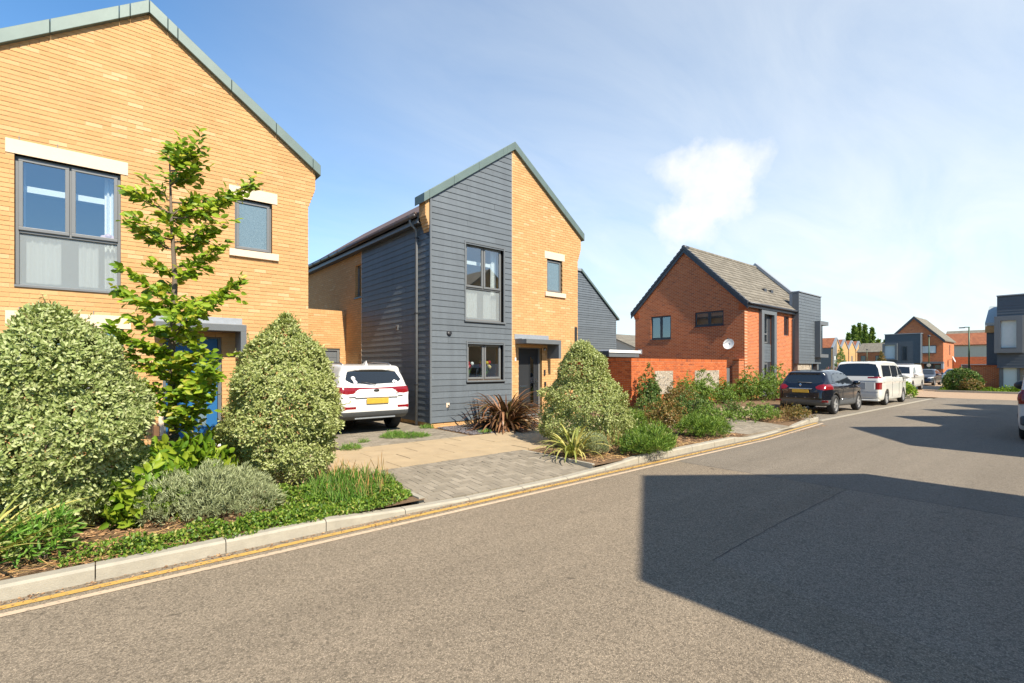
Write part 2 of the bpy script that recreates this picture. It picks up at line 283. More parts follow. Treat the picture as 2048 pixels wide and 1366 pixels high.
t = NT('frosted'); b = t.bsdf(Base_Color=(0.33, 0.36, 0.37), Roughness=0.3, Specular_IOR_Level=0.6)
t.fin(t.n('ShaderNodeMixShader', {0: 0.42, 1: t.n('ShaderNodeBsdfTransparent', {0: (0.9, 0.93, 0.93, 1)}).outputs[0], 2: b.outputs[0]}))
t = NT('speckled_glass'); v = t.noise(160, 3, 0.8); b = t.bsdf(Base_Color=t.ramp(v, [(0.35, (0.05, 0.09, 0.12)), (0.7, (0.22, 0.30, 0.34))]), Roughness=0.18, Specular_IOR_Level=0.8, Normal=t.bump(v, 0.5, 0.004)); t.fin(b)
t = NT('blind'); s = t.n('ShaderNodeSeparateXYZ', {0: t.obj()}); k = t.math('FRACT', t.math('MULTIPLY', s.outputs[2], 18.0)); t.fin(t.bsdf(Base_Color=t.mix(t.math('GREATER_THAN', k, 0.85), (0.62, 0.66, 0.62), (0.4, 0.44, 0.42)), Roughness=0.6))
# ------------------------------------------------------------------ helpers
def world(o):
    m = o.matrix_basis.copy()
    return m if o.parent is None else world(o.parent) @ o.matrix_parent_inverse @ m
def attach(o, p):
    if p is not None: o.parent = p; o.matrix_parent_inverse = world(p).inverted()
def tag(o, label=None, cat=None, group=None, kind=None):
    for k, v in (('label', label), ('category', cat), ('group', group), ('kind', kind)):
        if v: o[k] = v
    return o
def thing(name, label, cat, loc=(0, 0, 0), group=None, rz=0.0):
    o = bpy.data.objects.new(name, None); col.objects.link(o); o.location = loc; o.rotation_euler = (0, 0, rz); o.empty_display_size = 0.2
    return tag(o, label, cat, group)
def link(name, me, mat, parent=None, mtx=None):
    o = bpy.data.objects.new(name, me); col.objects.link(o)
    if mat is not None and not me.materials: me.materials.append(M[mat])
    if mtx is not None: o.matrix_basis = mtx
    attach(o, parent); return o
class MB:
    def __init__(s): s.v = []; s.f = []
    def add(s, vs, fs):
        b = len(s.v); s.v += [tuple(v) for v in vs]; s.f += [tuple(b + i for i in f) for f in fs]; return s
    def box(s, x0, x1, y0, y1, z0, z1):
        x0, x1 = min(x0, x1), max(x0, x1); y0, y1 = min(y0, y1), max(y0, y1); z0, z1 = min(z0, z1), max(z0, z1)
        return s.add([(x0, y0, z0), (x1, y0, z0), (x1, y1, z0), (x0, y1, z0), (x0, y0, z1), (x1, y0, z1), (x1, y1, z1), (x0, y1, z1)],
                     [(0, 3, 2, 1), (4, 5, 6, 7), (0, 1, 5, 4), (1, 2, 6, 5), (2, 3, 7, 6), (3, 0, 4, 7)])
    def fbox(s, F, u0, u1, d0, d1, z0, z1):
        vs = [F.p(u, d, z) for z in (z0, z1) for u, d in ((u0, d0), (u1, d0), (u1, d1), (u0, d1))]
        return s.add(vs, [(0, 3, 2, 1), (4, 5, 6, 7), (0, 1, 5, 4), (1, 2, 6, 5), (2, 3, 7, 6), (3, 0, 4, 7)])
    def prism(s, F, poly, d0, d1):                    # poly of (u, z), counter-clockwise seen from outside
        n = len(poly); vs = [F.p(u, d0, z) for u, z in poly] + [F.p(u, d1, z) for u, z in poly]
        return s.add(vs, [tuple(range(n)), tuple(range(2 * n - 1, n - 1, -1))] + [((i + 1) % n, i, n + i, n + (i + 1) % n) for i in range(n)])
    def tube(s, pts, r, n=8, cap=True):
        pts = [Vector(p) for p in pts]; rr = r if isinstance(r, (list, tuple)) else [r] * len(pts); b = len(s.v); prev = None
        for i, p in enumerate(pts):
            d = (pts[min(i + 1, len(pts) - 1)] - pts[max(i - 1, 0)]).normalized()
            a = prev if prev is not None else (Vector((0, 0, 1)) if abs(d.z) < .9 else Vector((1, 0, 0)))
            x = (a - d * a.dot(d)).normalized(); y = d.cross(x); prev = x
            for k in range(n):
                t = 2 * math.pi * k / n; s.v.append(tuple(p + (x * math.cos(t) + y * math.sin(t)) * rr[i]))
        for i in range(len(pts) - 1):
            for k in range(n): a0 = b + i * n + k; a1 = b + i * n + (k + 1) % n; s.f.append((a0, a1, a1 + n, a0 + n))
        if cap: s.f.append(tuple(b + k for k in range(n - 1, -1, -1))); e = b + (len(pts) - 1) * n; s.f.append(tuple(e + k for k in range(n)))
        return s
    def lathe(s, prof, n=24, mtx=None):               # prof (r, z) around z
        b = len(s.v); mtx = mtx or Matrix()
        for r, z in prof:
            for k in range(n): t = 2 * math.pi * k / n; s.v.append(tuple(mtx @ Vector((r * math.cos(t), r * math.sin(t), z))))
        for i in range(len(prof) - 1):
            for k in range(n): a0 = b + i * n + k; a1 = b + i * n + (k + 1) % n; s.f.append((a0, a1, a1 + n, a0 + n))
        return s
    def mesh(s, name, smooth=False):
        me = bpy.data.meshes.new(name); me.from_pydata(s.v, [], s.f); me.update()
        if smooth: me.polygons.foreach_set('use_smooth', [True] * len(me.polygons))
        return me
    def build(s, name, mat, parent=None, smooth=False, bevel=0.0):
        o = link(name, s.mesh(name, smooth), mat, parent)
        if bevel: m = o.modifiers.new('b', 'BEVEL'); m.width = bevel; m.segments = 2; m.limit_method = 'ANGLE'
        return o
class Frame:                                          # a vertical plane: u along it, d inwards, z up
    def __init__(s, o, U, I): s.o, s.U, s.I = Vector(o), Vector(U), Vector(I)
    def p(s, u, d, z): return tuple(s.o + s.U * u + s.I * d + Vector((0, 0, z)))
    def mtx(s, u, d, z, lu, ld, lz):
        return Matrix.Translation(s.p(u, d, z)) @ Matrix(((s.U.x * lu, s.I.x * ld, 0, 0), (s.U.y * lu, s.I.y * ld, 0, 0), (0, 0, lz, 0), (0, 0, 0, 1)))
def FS(Y): return Frame((0, Y, 0), (1, 0, 0), (0, 1, 0))          # faces -Y, u = X
def FW(X): return Frame((X, 0, 0), (0, -1, 0), (1, 0, 0))         # faces -X, u = -Y
def FE(X): return Frame((X, 0, 0), (0, 1, 0), (-1, 0, 0))         # faces +X, u = Y
def FN(Y): return Frame((0, Y, 0), (-1, 0, 0), (0, -1, 0))        # faces +Y, u = -X
def brickmesh():
    m = MB(); m.add([(0, 0, 0), (1, 0, 0), (1, 1, 0), (0, 1, 0), (0, 0, 1), (1, 0, 1), (1, 1, 1), (0, 1, 1)], [(0, 3, 2, 1), (4, 5, 6, 7), (0, 1, 5, 4), (1, 2, 6, 5), (3, 0, 4, 7)])
    return m
_unit = {}
def unit(mat):
    if mat not in _unit: _unit[mat] = brickmesh().mesh('piece'); _unit[mat].materials.append(M[mat])
    return _unit[mat]
def pieces(name, mass, mtxs, mat, parent, limit=300, me=None):    # the nearest 300 as parts, the rest as one part
    mtxs = sorted(mtxs, key=lambda m: (m.translation - Vector((0, 0, CH))).length)
    me = me or unit(mat)
    for m in mtxs[:limit]: link(name, me, mat, parent, m)
    rest = mtxs[limit:]
    if rest:
        v = np.array([q.co[:] for q in me.vertices]); f = [tuple(p.vertices) for p in me.polygons]; V = []; Fc = []
        for m in rest:
            a = np.array(m); V.append(v @ a[:3, :3].T + a[:3, 3]); b = len(v) * (len(V) - 1); Fc += [tuple(b + i for i in q) for q in f]
        g = bpy.data.meshes.new(mass); g.from_pydata(np.concatenate(V).tolist(), [], Fc); g.update()
        tag(link(mass, g, mat, parent), kind='stuff')
def runs(a, b, z, holes):
    segs = [(a, b)]
    for (h0, h1, z0, z1) in holes:
        if z0 < z < z1:
            new = []
            for s0, s1 in segs:
                if h1 <= s0 or h0 >= s1: new.append((s0, s1)); continue
                if h0 > s0: new.append((s0, h0))
                if h1 < s1: new.append((h1, s1))
            segs = new
    return segs
def lay_bricks(F, lim, z0, z1, holes, depth=0.05, d=0.0, jit=0.0012):
    out = []; i = 0; z = z0
    while z < z1 - 0.02:
        zc = z + 0.0325; l = lim(zc)
        if l and l[1] - l[0] > 0.05:
            for s0, s1 in runs(l[0], l[1], zc, holes):
                k = math.floor((s0 - (i % 2) * 0.1125) / 0.225); x = k * 0.225 + (i % 2) * 0.1125
                while x < s1:
                    a = max(x + 0.005, s0); b = min(x + 0.22, s1)
                    if b - a > 0.025: out.append(F.mtx(a, d + rnd.uniform(-jit, jit), z, b - a, depth, min(0.065, z1 - z)))
                    x += 0.225
        z += 0.075; i += 1
    return out
def wall_slab(m, F, u0, u1, z0, z1, holes, d0, d1):
    us = sorted({u0, u1} | {h for H in holes for h in H[:2] if u0 < h < u1}); zs = sorted({z0, z1} | {h for H in holes for h in H[2:] if z0 < h < z1})
    for a, b in zip(us, us[1:]):
        for c, e in zip(zs, zs[1:]):
            if not any(H[0] < (a + b) / 2 < H[1] and H[2] < (c + e) / 2 < H[3] for H in holes): m.fbox(F, a, b, d0, d1, c, e)
def lay_boards(parent, F, lim, z0, z1, holes, mat, exp=0.16, d=0.0, name='board', th=0.02, joints=True):
    z = z0
    while z < z1 - 0.02:
        zt = min(z + exp + 0.012, z1); zc = (z + zt) / 2; la, lb = lim(z + 0.003), lim(zt); lc = lim(zc)
        if not lc or lc[1] - lc[0] < 0.06: break
        if not lb: lb = ((lc[0] + lc[1]) / 2 - .01, (lc[0] + lc[1]) / 2 + .01)
        rr_ = []
        for s0, s1 in runs(lc[0], lc[1], zc, holes):
            if joints and s1 - s0 > 1.2 and rnd.random() < .45: q_ = rnd.uniform(s0 + .4, s1 - .4); rr_ += [(s0, q_ - .002), (q_ + .002, s1)]
            else: rr_.append((s0, s1))
        for s0, s1 in rr_:
            a0, a1 = (la[0], lb[0]) if s0 == lc[0] else (s0, s0); b0, b1 = (la[1], lb[1]) if s1 == lc[1] else (s1, s1)
            j = rnd.uniform(-.0015, .0015); m = MB()
            vs = [F.p(a0, d - th + j, z), F.p(b0, d - th + j, z), F.p(b1, d - .004 + j, zt), F.p(a1, d - .004 + j, zt), F.p(a0, d + .012, z), F.p(b0, d + .012, z), F.p(b1, d + .012, zt), F.p(a1, d + .012, zt)]
            m.add(vs, [(0, 1, 2, 3), (7, 6, 5, 4), (1, 0, 4, 5), (2, 1, 5, 6), (3, 2, 6, 7), (0, 3, 7, 4)]).build(name, mat, parent)
        z += exp
def bars(m, F, u0, u1, z0, z1, wd, d0, d1):           # a rectangular frame
    m.fbox(F, u0, u1, d0, d1, z0, z0 + wd); m.fbox(F, u0, u1, d0, d1, z1 - wd, z1)
    m.fbox(F, u0, u0 + wd, d0, d1, z0 + wd, z1 - wd); m.fbox(F, u1 - wd, u1, d0, d1, z0 + wd, z1 - wd)
def drape(F, u0, u1, z0, z1, d, folds, amp=0.03):
    m = MB(); n = folds * 6
    for i in range(n + 1):
        u = u0 + (u1 - u0) * i / n; o = d + amp * math.sin(i * math.pi / 3) + rnd.uniform(-.006, .006)
        m.v += [F.p(u, o, z0), F.p(u, o * 0.98 + .003, z1)]
    m.f = [(2 * i, 2 * i + 2, 2 * i + 3, 2 * i + 1) for i in range(n)]; return m
def sash(win, F, u0, u1, z0, z1, d, mat, glass, wd=0.055):
    m = MB(); bars(m, F, u0, u1, z0, z1, wd, d, d + 0.05); s = m.build('sash', mat, win, bevel=0.006)
    MB().fbox(F, u0 + wd - .005, u1 - wd + .005, d + .022, d + .030, z0 + wd - .005, z1 - wd + .005).build('pane', glass, win); return s
def sill_lintel(h, F, u0, u1, z0, z1, lint=True, sill=True):
    for k in range(max(2, int((u1 - u0) / .45))): MB().fbox(F, u0 + .05 + k * .45, u0 + .06 + k * .45, -.004, .02, z1 + .228, z1 + .29).build('weep_vent', 'pipe_grey', h)
    if lint: MB().fbox(F, u0 - .1, u1 + .1, -.006, .1, z1, z1 + .225).build('lintel', 'stone', h, bevel=.004)
    if sill: MB().fbox(F, u0 - .1, u1 + .12, -.05, .1, z0 - .14, z0 - .002).build('sill', 'stone', h, bevel=.006)

# ------------------------------------------------------------------ the ground
def sheet(name, pts, mat, kind='structure', label=None, cat=None, parent=None):
    o = link(name, MB().add(pts, [tuple(range(len(pts)))]).mesh(name), mat, parent)
    return tag(o, label, cat, kind=kind)
def rect(x0, x1, y0, y1, z): return [(x0, y0, z), (x1, y0, z), (x1, y1, z), (x0, y1, z)]
sheet('ground', rect(-900, 1500, -900, 1500, -0.06), 'far_ground')
sheet('road', [(-40, -3.1, 0), (3.2, -3.1, 0), (4.1, 2.16, 0), (5.6, 2.2, 0), (7.9, 2.2, 0), (7.9, 5.2, 0), (-40, 5.2, 0)], 'asphalt_brown'); sheet('road', [(3.2, -3.1, 0), (7.9, -3.1, 0), (7.9, 2.2, 0), (5.6, 2.2, 0), (4.1, 2.16, 0)], 'asphalt_blue'); sheet('road', rect(7.9, 35.0, -3.1, 5.5, 0), 'asphalt_grey')
sheet('parking_bay', [(16.6, 5.58, .012), (33.5, 5.56, .012), (33.5, 7.9, .012), (17.4, 7.9, .012)], 'bay_grey')
sheet('junction_road', rect(35.0, 43.0, -40, 60, 0.002), 'pink_paving'); sheet('side_road', rect(43.0, 90, 6.9, 12.0, 0.002), 'pink_paving')
sheet('forecourt', rect(-40, 3.45, 9.2, 60, 0.095), 'soil'); sheet('forecourt', rect(6.45, 43, 9.2, 60, 0.094), 'soil')
sheet('pavement', rect(-40, 43, -12, -3.15, 0.10), 'slab'); sheet('far_ground', rect(43.4, 400, -60, 6.8, 0.05), 'far_ground'); sheet('far_ground', rect(90, 500, -60, 260, 0.04), 'far_ground')
sheet('far_ground', rect(43.4, 90, 12.1, 200, 0.045), 'far_ground')
sheet('planting_bed', rect(-40, 3.0, 5.2, 7.0, 0.095), 'soil'); sheet('planting_bed', rect(6.1, 11.7, 5.2, 7.0, 0.095), 'soil')
sheet('planting_bed', [(14.6, 5.48, .05), (16.95, 5.66, .05), (17.5, 7.9, .095), (14.6, 7.9, .095)], 'soil')
sheet('drive_base', [(3.0, 5.2, 0.0), (6.1, 5.2, 0.0), (6.1, 7.0, .08), (3.0, 7.0, .08)], 'joint_sand'); sheet('drive_base', rect(3.45, 6.45, 9.2, 17, 0.085), 'joint_sand')
sheet('drive_base', [(11.7, 5.3, .02), (14.6, 5.3, .02), (14.6, 8.4, .085), (11.7, 8.4, .085)], 'joint_sand')
sheet('path_base', rect(-40, 19, 7.0, 9.2, 0.085), 'joint_sand'); sheet('path_base', rect(9.4, 10.7, 9.2, 10.95, 0.1), 'joint_sand')
sheet('ground_strip', rect(16.9, 33.5, 7.9, 9.2, 0.09), 'soil')
# seams in the tarmac
def seam(pts, wd):
    m = MB(); P = []
    for (x0, y0), (x1, y1) in zip(pts, pts[1:]):
        n = max(2, int(math.hypot(x1 - x0, y1 - y0) / .12))
        P += [(x0 + (x1 - x0) * i / n, y0 + (y1 - y0) * i / n) for i in range(n)]
    for i, (x, y) in enumerate(P):
        dx, dy = (P[min(i + 1, len(P) - 1)][k] - P[max(i - 1, 0)][k] for k in (0, 1)); L = math.hypot(dx, dy); nx, ny = -dy / L, dx / L
        o = rnd.uniform(-.008, .008); ww = wd * rnd.uniform(.4, 1); m.v += [(x + nx * (o - ww), y + ny * (o - ww), .004), (x + nx * (o + ww), y + ny * (o + ww), .004)]
    m.f = [(2 * i, 2 * i + 2, 2 * i + 3, 2 * i + 1) for i in range(len(P) - 1)]; return m
plain('tar', (0.045, 0.04, 0.037), 0.7, var=0.3, scale=20)
tag(seam([(7.9, 4.9), (7.9, 2.2), (7.92, -3)], .007).build('tarmac_seam', 'tar'), kind='structure'); tag(seam([(4.1, 2.16), (5.6, 2.2), (7.9, 2.2)], .006).build('tarmac_seam', 'tar'), kind='structure')
def strip(name, pts, wd, mat, z):
    m = MB()
    for i, (x, y) in enumerate(pts):
        dx, dy = (pts[min(i + 1, len(pts) - 1)][k] - pts[max(i - 1, 0)][k] for k in (0, 1)); L = math.hypot(dx, dy); nx, ny = -dy / L * wd / 2, dx / L * wd / 2
        m.v += [(x + nx, y + ny, z), (x - nx, y - ny, z)]
    m.f = [(2 * i + 1, 2 * i + 3, 2 * i + 2, 2 * i) for i in range(len(pts) - 1)]; return tag(m.build(name, mat), kind='structure')
def kline(x): return 5.08 if x < 1 else (5.08 + (x - 1) * .009 if x < 12 else 5.18 + (x - 12) * .075 if x < 17 else 5.55)
xs = [-14 + i * .5 for i in range(64)]
strip('yellow_line', [(x, kline(x) - .14) for x in xs if x < 16.6], .078, 'line_yellow', .0045); strip('yellow_line', [(x, kline(x) - .29) for x in xs if x < 16.6], .07, 'line_overlit', .0045)
# drain-side stains
# kerb stones, dropped at the drives
kt = thing('kerb', 'pale concrete kerb along the planting beds', 'kerb', (0, 5.1, 0)); kt['kind'] = 'structure'; del kt['category']
def kh(x):
    def dip(a, b): return 1 - max(0, min(1, (x - a + .9) / .9)) * max(0, min(1, (b + .9 - x) / .9))
    return 0.025 + (0.115 - 0.025) * min(dip(3.0, 6.0), dip(11.8, 14.9))
x = -13.62
while x < 16.9:
    x1 = x + .905; a = MB(); y0, y1 = kline(x), kline(x1); h0, h1 = kh(x), kh(x1); g = .004
    vs = [(x + g, y0, -.05), (x1 - g, y1, -.05), (x1 - g, y1 + .125, -.05), (x + g, y0 + .125, -.05), (x + g, y0, h0 - .02), (x1 - g, y1, h1 - .02), (x1 - g, y1 + .125, h1), (x + g, y0 + .125, h0), (x + g, y0 + .02, h0), (x1 - g, y1 + .02, h1)]
    a.add(vs, [(0, 3, 2, 1), (0, 1, 5, 4), (4, 5, 9, 8), (8, 9, 6, 7), (1, 2, 6, 9, 5), (3, 0, 4, 8, 7), (2, 3, 7, 6)]).build('kerb_stone', 'kerb', kt); x = x1
while x < 33:
    MB().box(x + .004, x + .9, 5.46, 5.585, -.05, .014).build('kerb_stone', 'kerb', kt); x += .905
kf = thing('kerb', 'far kerb', 'kerb', (43.2, 5, 0)); kf['kind'] = 'structure'; del kf['category'], kf['label']; del kt['label']
for i in range(14): MB().box(43.0, 43.28, -6 + i * .92, -6 + i * .92 + .915, -.05, .12).build('kerb_stone', 'kerb', kf)
for i in range(4): MB().box(31.6 + i * .6, 32.19 + i * .6, 7.0 - i * .2, 8.0 - i * .2, -.05, .10).build('kerb_stone', 'kerb', kf)
# paving slabs of the footway
pm = thing('footway', 'x', 'x', (3, 8, 0)); pm['kind'] = 'structure'; del pm['label'], pm['category']
sl_m = []
for r in range(4):
    y = 7.01 + r * .545; xx = -7.2 + (r % 2) * .45
    while xx < 18.6:
        sl_m.append(Matrix.Translation((xx + .006, y + .006, .09 + rnd.uniform(-.004, .004))) @ Matrix.Diagonal((.888, .533, .03, 1))); xx += .9
for r in range(3):
    for k in range(2): sl_m.append(Matrix.Translation((9.42 + k * .62, 9.22 + r * .56, .105)) @ Matrix.Diagonal((.612, .552, .03, 1)))
pieces('paving_slab', 'paving_slabs', sl_m, 'slab', pm)
# block paving: drives in herringbone and stretcher bond
def pavers(x0, x1, y0, y1, zf, slope, mode):
    out = []
    def put(a, b, c, e):
        a, b, c, e = max(a, x0), min(b, x1), max(c, y0), min(e, y1)
        if b - a > .02 and e - c > .02:
            out.append(Matrix.Translation((a + .003, c + .003, zf(c) + rnd.uniform(-.002, .002) - .04)) @ Matrix.Rotation(slope(c), 4, 'X') @ Matrix.Diagonal((b - a - .006, e - c - .006, .045, 1)))
    if mode == 'h':
        n = int(max(x1 - x0, y1 - y0) / .1) + 4
        for i in range(-n, n):
            for j in range(-n, n):
                if (i - j) % 4 == 0: put(x0 + i * .1, x0 + i * .1 + .2, y0 + j * .1, y0 + j * .1 + .1)
                if (i - j) % 4 == 2: put(x0 + i * .1, x0 + i * .1 + .1, y0 + j * .1 - .1, y0 + j * .1 + .1)
    else:
        r = 0; y = y0
        while y < y1:
            xx = x0 - (r % 2) * .1
            while xx < x1: put(xx, xx + .2, y, y + .1); xx += .2
            y += .1; r += 1
    return out
for nm, args in (('drive', (3.02, 6.08, 5.25, 6.99, lambda y: .03 + min(1, (y - 5.2) / 1.2) * .085, lambda y: math.atan(.071) if y < 6.4 else 0, 'h')),
                 ('drive', (3.47, 6.43, 9.2, 16.7, lambda y: .12, lambda y: 0, 's')), ('drive', (11.75, 14.55, 5.42, 7.0, lambda y: .04 + min(1, (y - 5.3) / 1.2) * .08, lambda y: math.atan(.066) if y < 6.5 else 0, 's'))):
    d = thing(nm, 'x', 'x', (args[0], args[2], 0)); d['kind'] = 'structure'; del d['label'], d['category']
    pieces('paving_block', 'paving_blocks', pavers(*args), 'paver', d)
MB().box(2.93, 3.0, 5.25, 7.0, .0, .115).build('edging', 'kerb', pm); MB().box(6.1, 6.16, 5.25, 7.0, .0, .115).build('edging', 'kerb', pm)

# ------------------------------------------------------------------ houses of the first row
ZL = lambda u: 8.1 - .722 * abs(u)
def coping(h, F, cx, mat='zinc_coping', hw=3.03, apex=8.1, k=.722, d0=-.085, d1=.42, t=.2):
    br = [0, .09, .14, .43, .70, .945, 1.0]
    for s in (-1, 1):
        for a, b in zip(br, br[1:]):
            ua, ub = a * hw + .003, b * hw - .003; za, zb = apex - k * ua, apex - k * ub
            P = [(cx + s * ua, za - .03), (cx + s * ub, zb - .03), (cx + s * ub, zb + t), (cx + s * ua, za + t)]
            if s < 0: P = P[::-1]
            MB().prism(F, P, d0, d1).build('coping_piece', mat, h, bevel=.008)
def type_a(cx, label, clad, Yf=11.0, depth=10.6, front_bricks=True):
    h = thing('brick_house', label, 'house', (cx, Yf + 5, 0.1)); F = FS(Yf); hw = 2.785; B = 21.6 if depth > 10 else Yf + depth
    L, Rr = cx - hw, cx + hw
    big = (cx - 1.72, cx - .40, 2.97, 5.08); low = (cx - 1.66, cx - .41, 1.32, 2.36); sm = (cx + 1.37, cx + 2.06, 4.04, 5.08); door = (cx + .20, cx + 1.15, .2, 2.3)
    if not clad: low = (cx - 1.72, cx - .36, 1.3, 2.36)
    holes = [big, low, sm, door]; sm_in = (sm[0], sm[1], sm[2] - .14, sm[3])
    lim = lambda z: (cx - hw, cx + hw) if z < 5.2 else ((cx - hw - min(.15, math.floor((z - 5.2) / .075 + 1) * .026), cx + hw + min(.15, math.floor((z - 5.2) / .075 + 1) * .026)) if z < 5.95 else ((cx - (8.1 - z) / .722, cx + (8.1 - z) / .722) if z < 8.06 else None))
    m = MB(); wall_slab(m, F, L, Rr, -.05, 5.2, holes, .007, .33)
    e = .14; m.prism(F, [(L + .001, 5.2), (Rr - .001, 5.2), (Rr + e, 5.55), (Rr + e, 5.97), (cx, 8.08), (L - e, 5.97), (L - e, 5.55)], .007, .33)
    wl = m.build('front_wall', 'yellow_mortar', h)
    bholes = [big, low, (sm[0], sm[1], sm[2], sm[3]), door]
    for q in (big, low, sm):
        bholes.append((q[0] - .1, q[1] + .1, q[3], q[3] + .225))
    bholes.append((sm[0] - .1, sm[1] + .12, sm[2] - .14, sm[2]))
    bx = cx - .09 if clad else None
    if clad: bholes.append((-99, bx, .235, 9))
    if front_bricks: pieces('brick', 'brickwork', lay_bricks(F, lim, .1, 8.06, bholes), 'yellow_brick', wl)
    if clad:
        clim = lambda z: (L - .012, bx) if z < 6.08 else ((cx - (8.09 - z) / .722, bx) if (8.09 - z) / .722 > .1 else None)
        cwm = MB(); wall_slab(cwm, F, L - .01, bx, .235, 6.05, [big, low], -.012, .004); cwm.prism(F, [(L - .01, 6.05), (bx, 6.05), (bx, 7.98)], -.012, .004); cw = cwm.build('cladding', 'black_plastic', h)
        lay_boards(cw, F, clim, .24, 8.02, [(big[0] - .04, big[1] + .04, big[2] - .05, big[3] + .04), (low[0] - .04, low[1] + .04, low[2] - .05, low[3] + .04)], 'cladding', d=-.012)
        MB().fbox(F, L - .05, L - .005, -.05, .0, .23, 6.08).build('corner_trim', 'trim_grey', cw); MB().fbox(F, bx, bx + .012, -.034, .0, .235, 7.95).build('edge_trim', 'stone', cw)
    for s, nm in ((-1, 'side_wall'), (1, 'side_wall')):
        X = cx + s * hw; hs = []
        Fs = FW(X) if s < 0 else FE(X); sg = -1 if s < 0 else 1
        if clad and s < 0: hs = [(-15.93, -15.37, 4.0, 5.07)]
        us = sorted((sg * (Yf + .33), sg * B)); m = MB(); wall_slab(m, Fs, us[0], us[1], -.05, 5.56, hs, 0.0, .3)
        sw = m.build(nm, 'yellow_brickwork_y', h)
        if clad and s < 0:
            e1, e0 = -11.0, -15.33; MB().fbox(Fs, e0, e1, -.012, -.001, .24, 5.5).build('cladding', 'black_plastic', h)
            lay_boards(sw, Fs, lambda z: (e0, e1) if z < 5.2 else (e0, -11.34), .24, 5.52, [], 'cladding', d=-.012)
            MB().fbox(Fs, e0 - .03, e0, -.03, .0, .24, 5.52).build('edge_trim', 'stone', sw)
            wn = MB(); bars(wn, Fs, -15.93, -15.37, 4.0, 5.07, .05, .09, .15); wn = wn.build('window', 'frame_grey', h); MB().fbox(Fs, -15.9, -15.4, .11, .118, 4.04, 5.03).build('pane', 'glass', wn); MB().fbox(Fs, -15.98, -15.34, -.03, .1, 3.95, 3.998).build('sill', 'dark_frame', wn)
            v = MB().fbox(Fs, -12.90, -12.76, -.045, -.02, 2.74, 2.89).build('vent', 'pipe_grey', h, bevel=.005); MB().fbox(Fs, -12.86, -12.80, -.05, -.044, 2.78, 2.85).build('vent_hole', 'black_plastic', v)
    m = MB().box(L + .001, Rr - .001, B - .3, B, -.05, 5.56); m.build('back_wall', 'yellow_brickwork_x', h)
    FN_ = FN(B); MB().prism(FN_, [(-Rr, 5.561), (-L, 5.561), (-cx, 7.55)], .001, .3).build('back_gable', 'yellow_brickwork_x', h)
    MB().box(L + .3, Rr - .3, Yf + .33, B - .3, 2.55, 2.75).build('floor_slab', 'interior', h); MB().box(L + .3, Rr - .3, Yf + .33, B - .3, 5.3, 5.36).build('ceiling_slab', 'interior', h)
    MB().box(L + .3, Rr - .3, Yf + 3.4, Yf + 3.5, .1, 5.29).build('partition', 'interior', h); MB().box(cx + .05, cx + .13, Yf + .33, Yf + 3.39, .1, 5.29).build('partition', 'interior', h)
    # roof
    for s in (-1, 1):
        e0, e1 = cx + s * (hw + .2), cx; P = [(e0, 5.56), (e1, 7.72), (e1, 7.85), (e0, 5.69)]
        if s > 0: P = P[::-1]
        rf = MB().prism(Frame((0, Yf + .345, 0), (1, 0, 0), (0, 1, 0)), P if s < 0 else P, 0, B - Yf - .2).build('roof', 'brown_tile', h)
        if s < 0 and clad:
            tm = MB()
            for i in range(34): y = Yf + .36 + i * .3; tm.box(e0 - .07, e0 + .1, y, y + .285, 5.66, 5.72)
            tag(tm.build('tile_edge', 'brown_tile', rf), kind='stuff')
            fl = FW(cx - hw - .17); MB().box(cx - hw - .2, cx - hw - .17, Yf + .34, B, 5.45, 5.64).build('fascia', 'trim_grey', h); MB().box(cx - hw - .17, cx - hw - .001, Yf + .34, B, 5.44, 5.47).build('soffit', 'dark_frame', h)
            gx = cx - hw - .265; MB().tube([(gx, Yf + .36, 5.63), (gx, B, 5.63)], .06, 10).build('gutter', 'gutter', h, True)
            for i in range(12): y = Yf + .6 + i * .85; MB().tube([(gx, y, 5.63), (gx, y + .035, 5.63)], .068, 10).build('gutter_bracket', 'black_plastic', h, True)
            px_ = cx - hw - .075; dp = MB().tube([(gx, Yf + .62, 5.6), (gx, Yf + .62, 5.5), (px_, Yf + .62, 5.32), (px_, Yf + .62, .15)], .036, 10).build('downpipe', 'pipe_grey', h, True)
            for z in (5.1, 3.1, 1.2): MB().box(px_ - .05, px_ + .05, Yf + .58, Yf + .66, z, z + .035).build('pipe_clip', 'black_plastic', dp)
    coping(h, F, cx)
    if clad:                                          # brick kneeler behind the cladding corner
        k = MB().box(L - .15, L, Yf + .02, Yf + .335, 5.9, 5.96).build('kneeler', 'yellow_mortar', h); fk = FW(L); ms = []
        for i in range(11):
            z = 5.2 + i * .075; o = min(.16, .027 * (i + 1))
            for a in (0, 1): ms.append(Matrix.Translation((L - o, Yf + .015 + a * .162, z)) @ Matrix.Diagonal((o - .002, .155, .07, 1)))
        for q in ms: MB().add([q @ Vector(v) for v in [(0, 0, 0), (1, 0, 0), (1, 1, 0), (0, 1, 0), (0, 0, 1), (1, 0, 1), (1, 1, 1), (0, 1, 1)]], [(0, 3, 2, 1), (4, 5, 6, 7), (0, 1, 5, 4), (1, 2, 6, 5), (2, 3, 7, 6), (3, 0, 4, 7)]).build('brick', 'yellow_brick', k)
    # windows
    d = .085
    u0, u1, z0, z1 = big; zm = 3.88; um = (u0 + u1) / 2
    m = MB(); bars(m, F, u0, u1, z0, z1, .05, d, d + .07); m.fbox(F, u0 + .05, u1 - .05, d, d + .07, zm - .03, zm + .03); m.fbox(F, um - .03, um + .03, d, d + .07, zm + .03, z1 - .05)
    wn = m.build('window', 'frame_grey', h, bevel=.006)
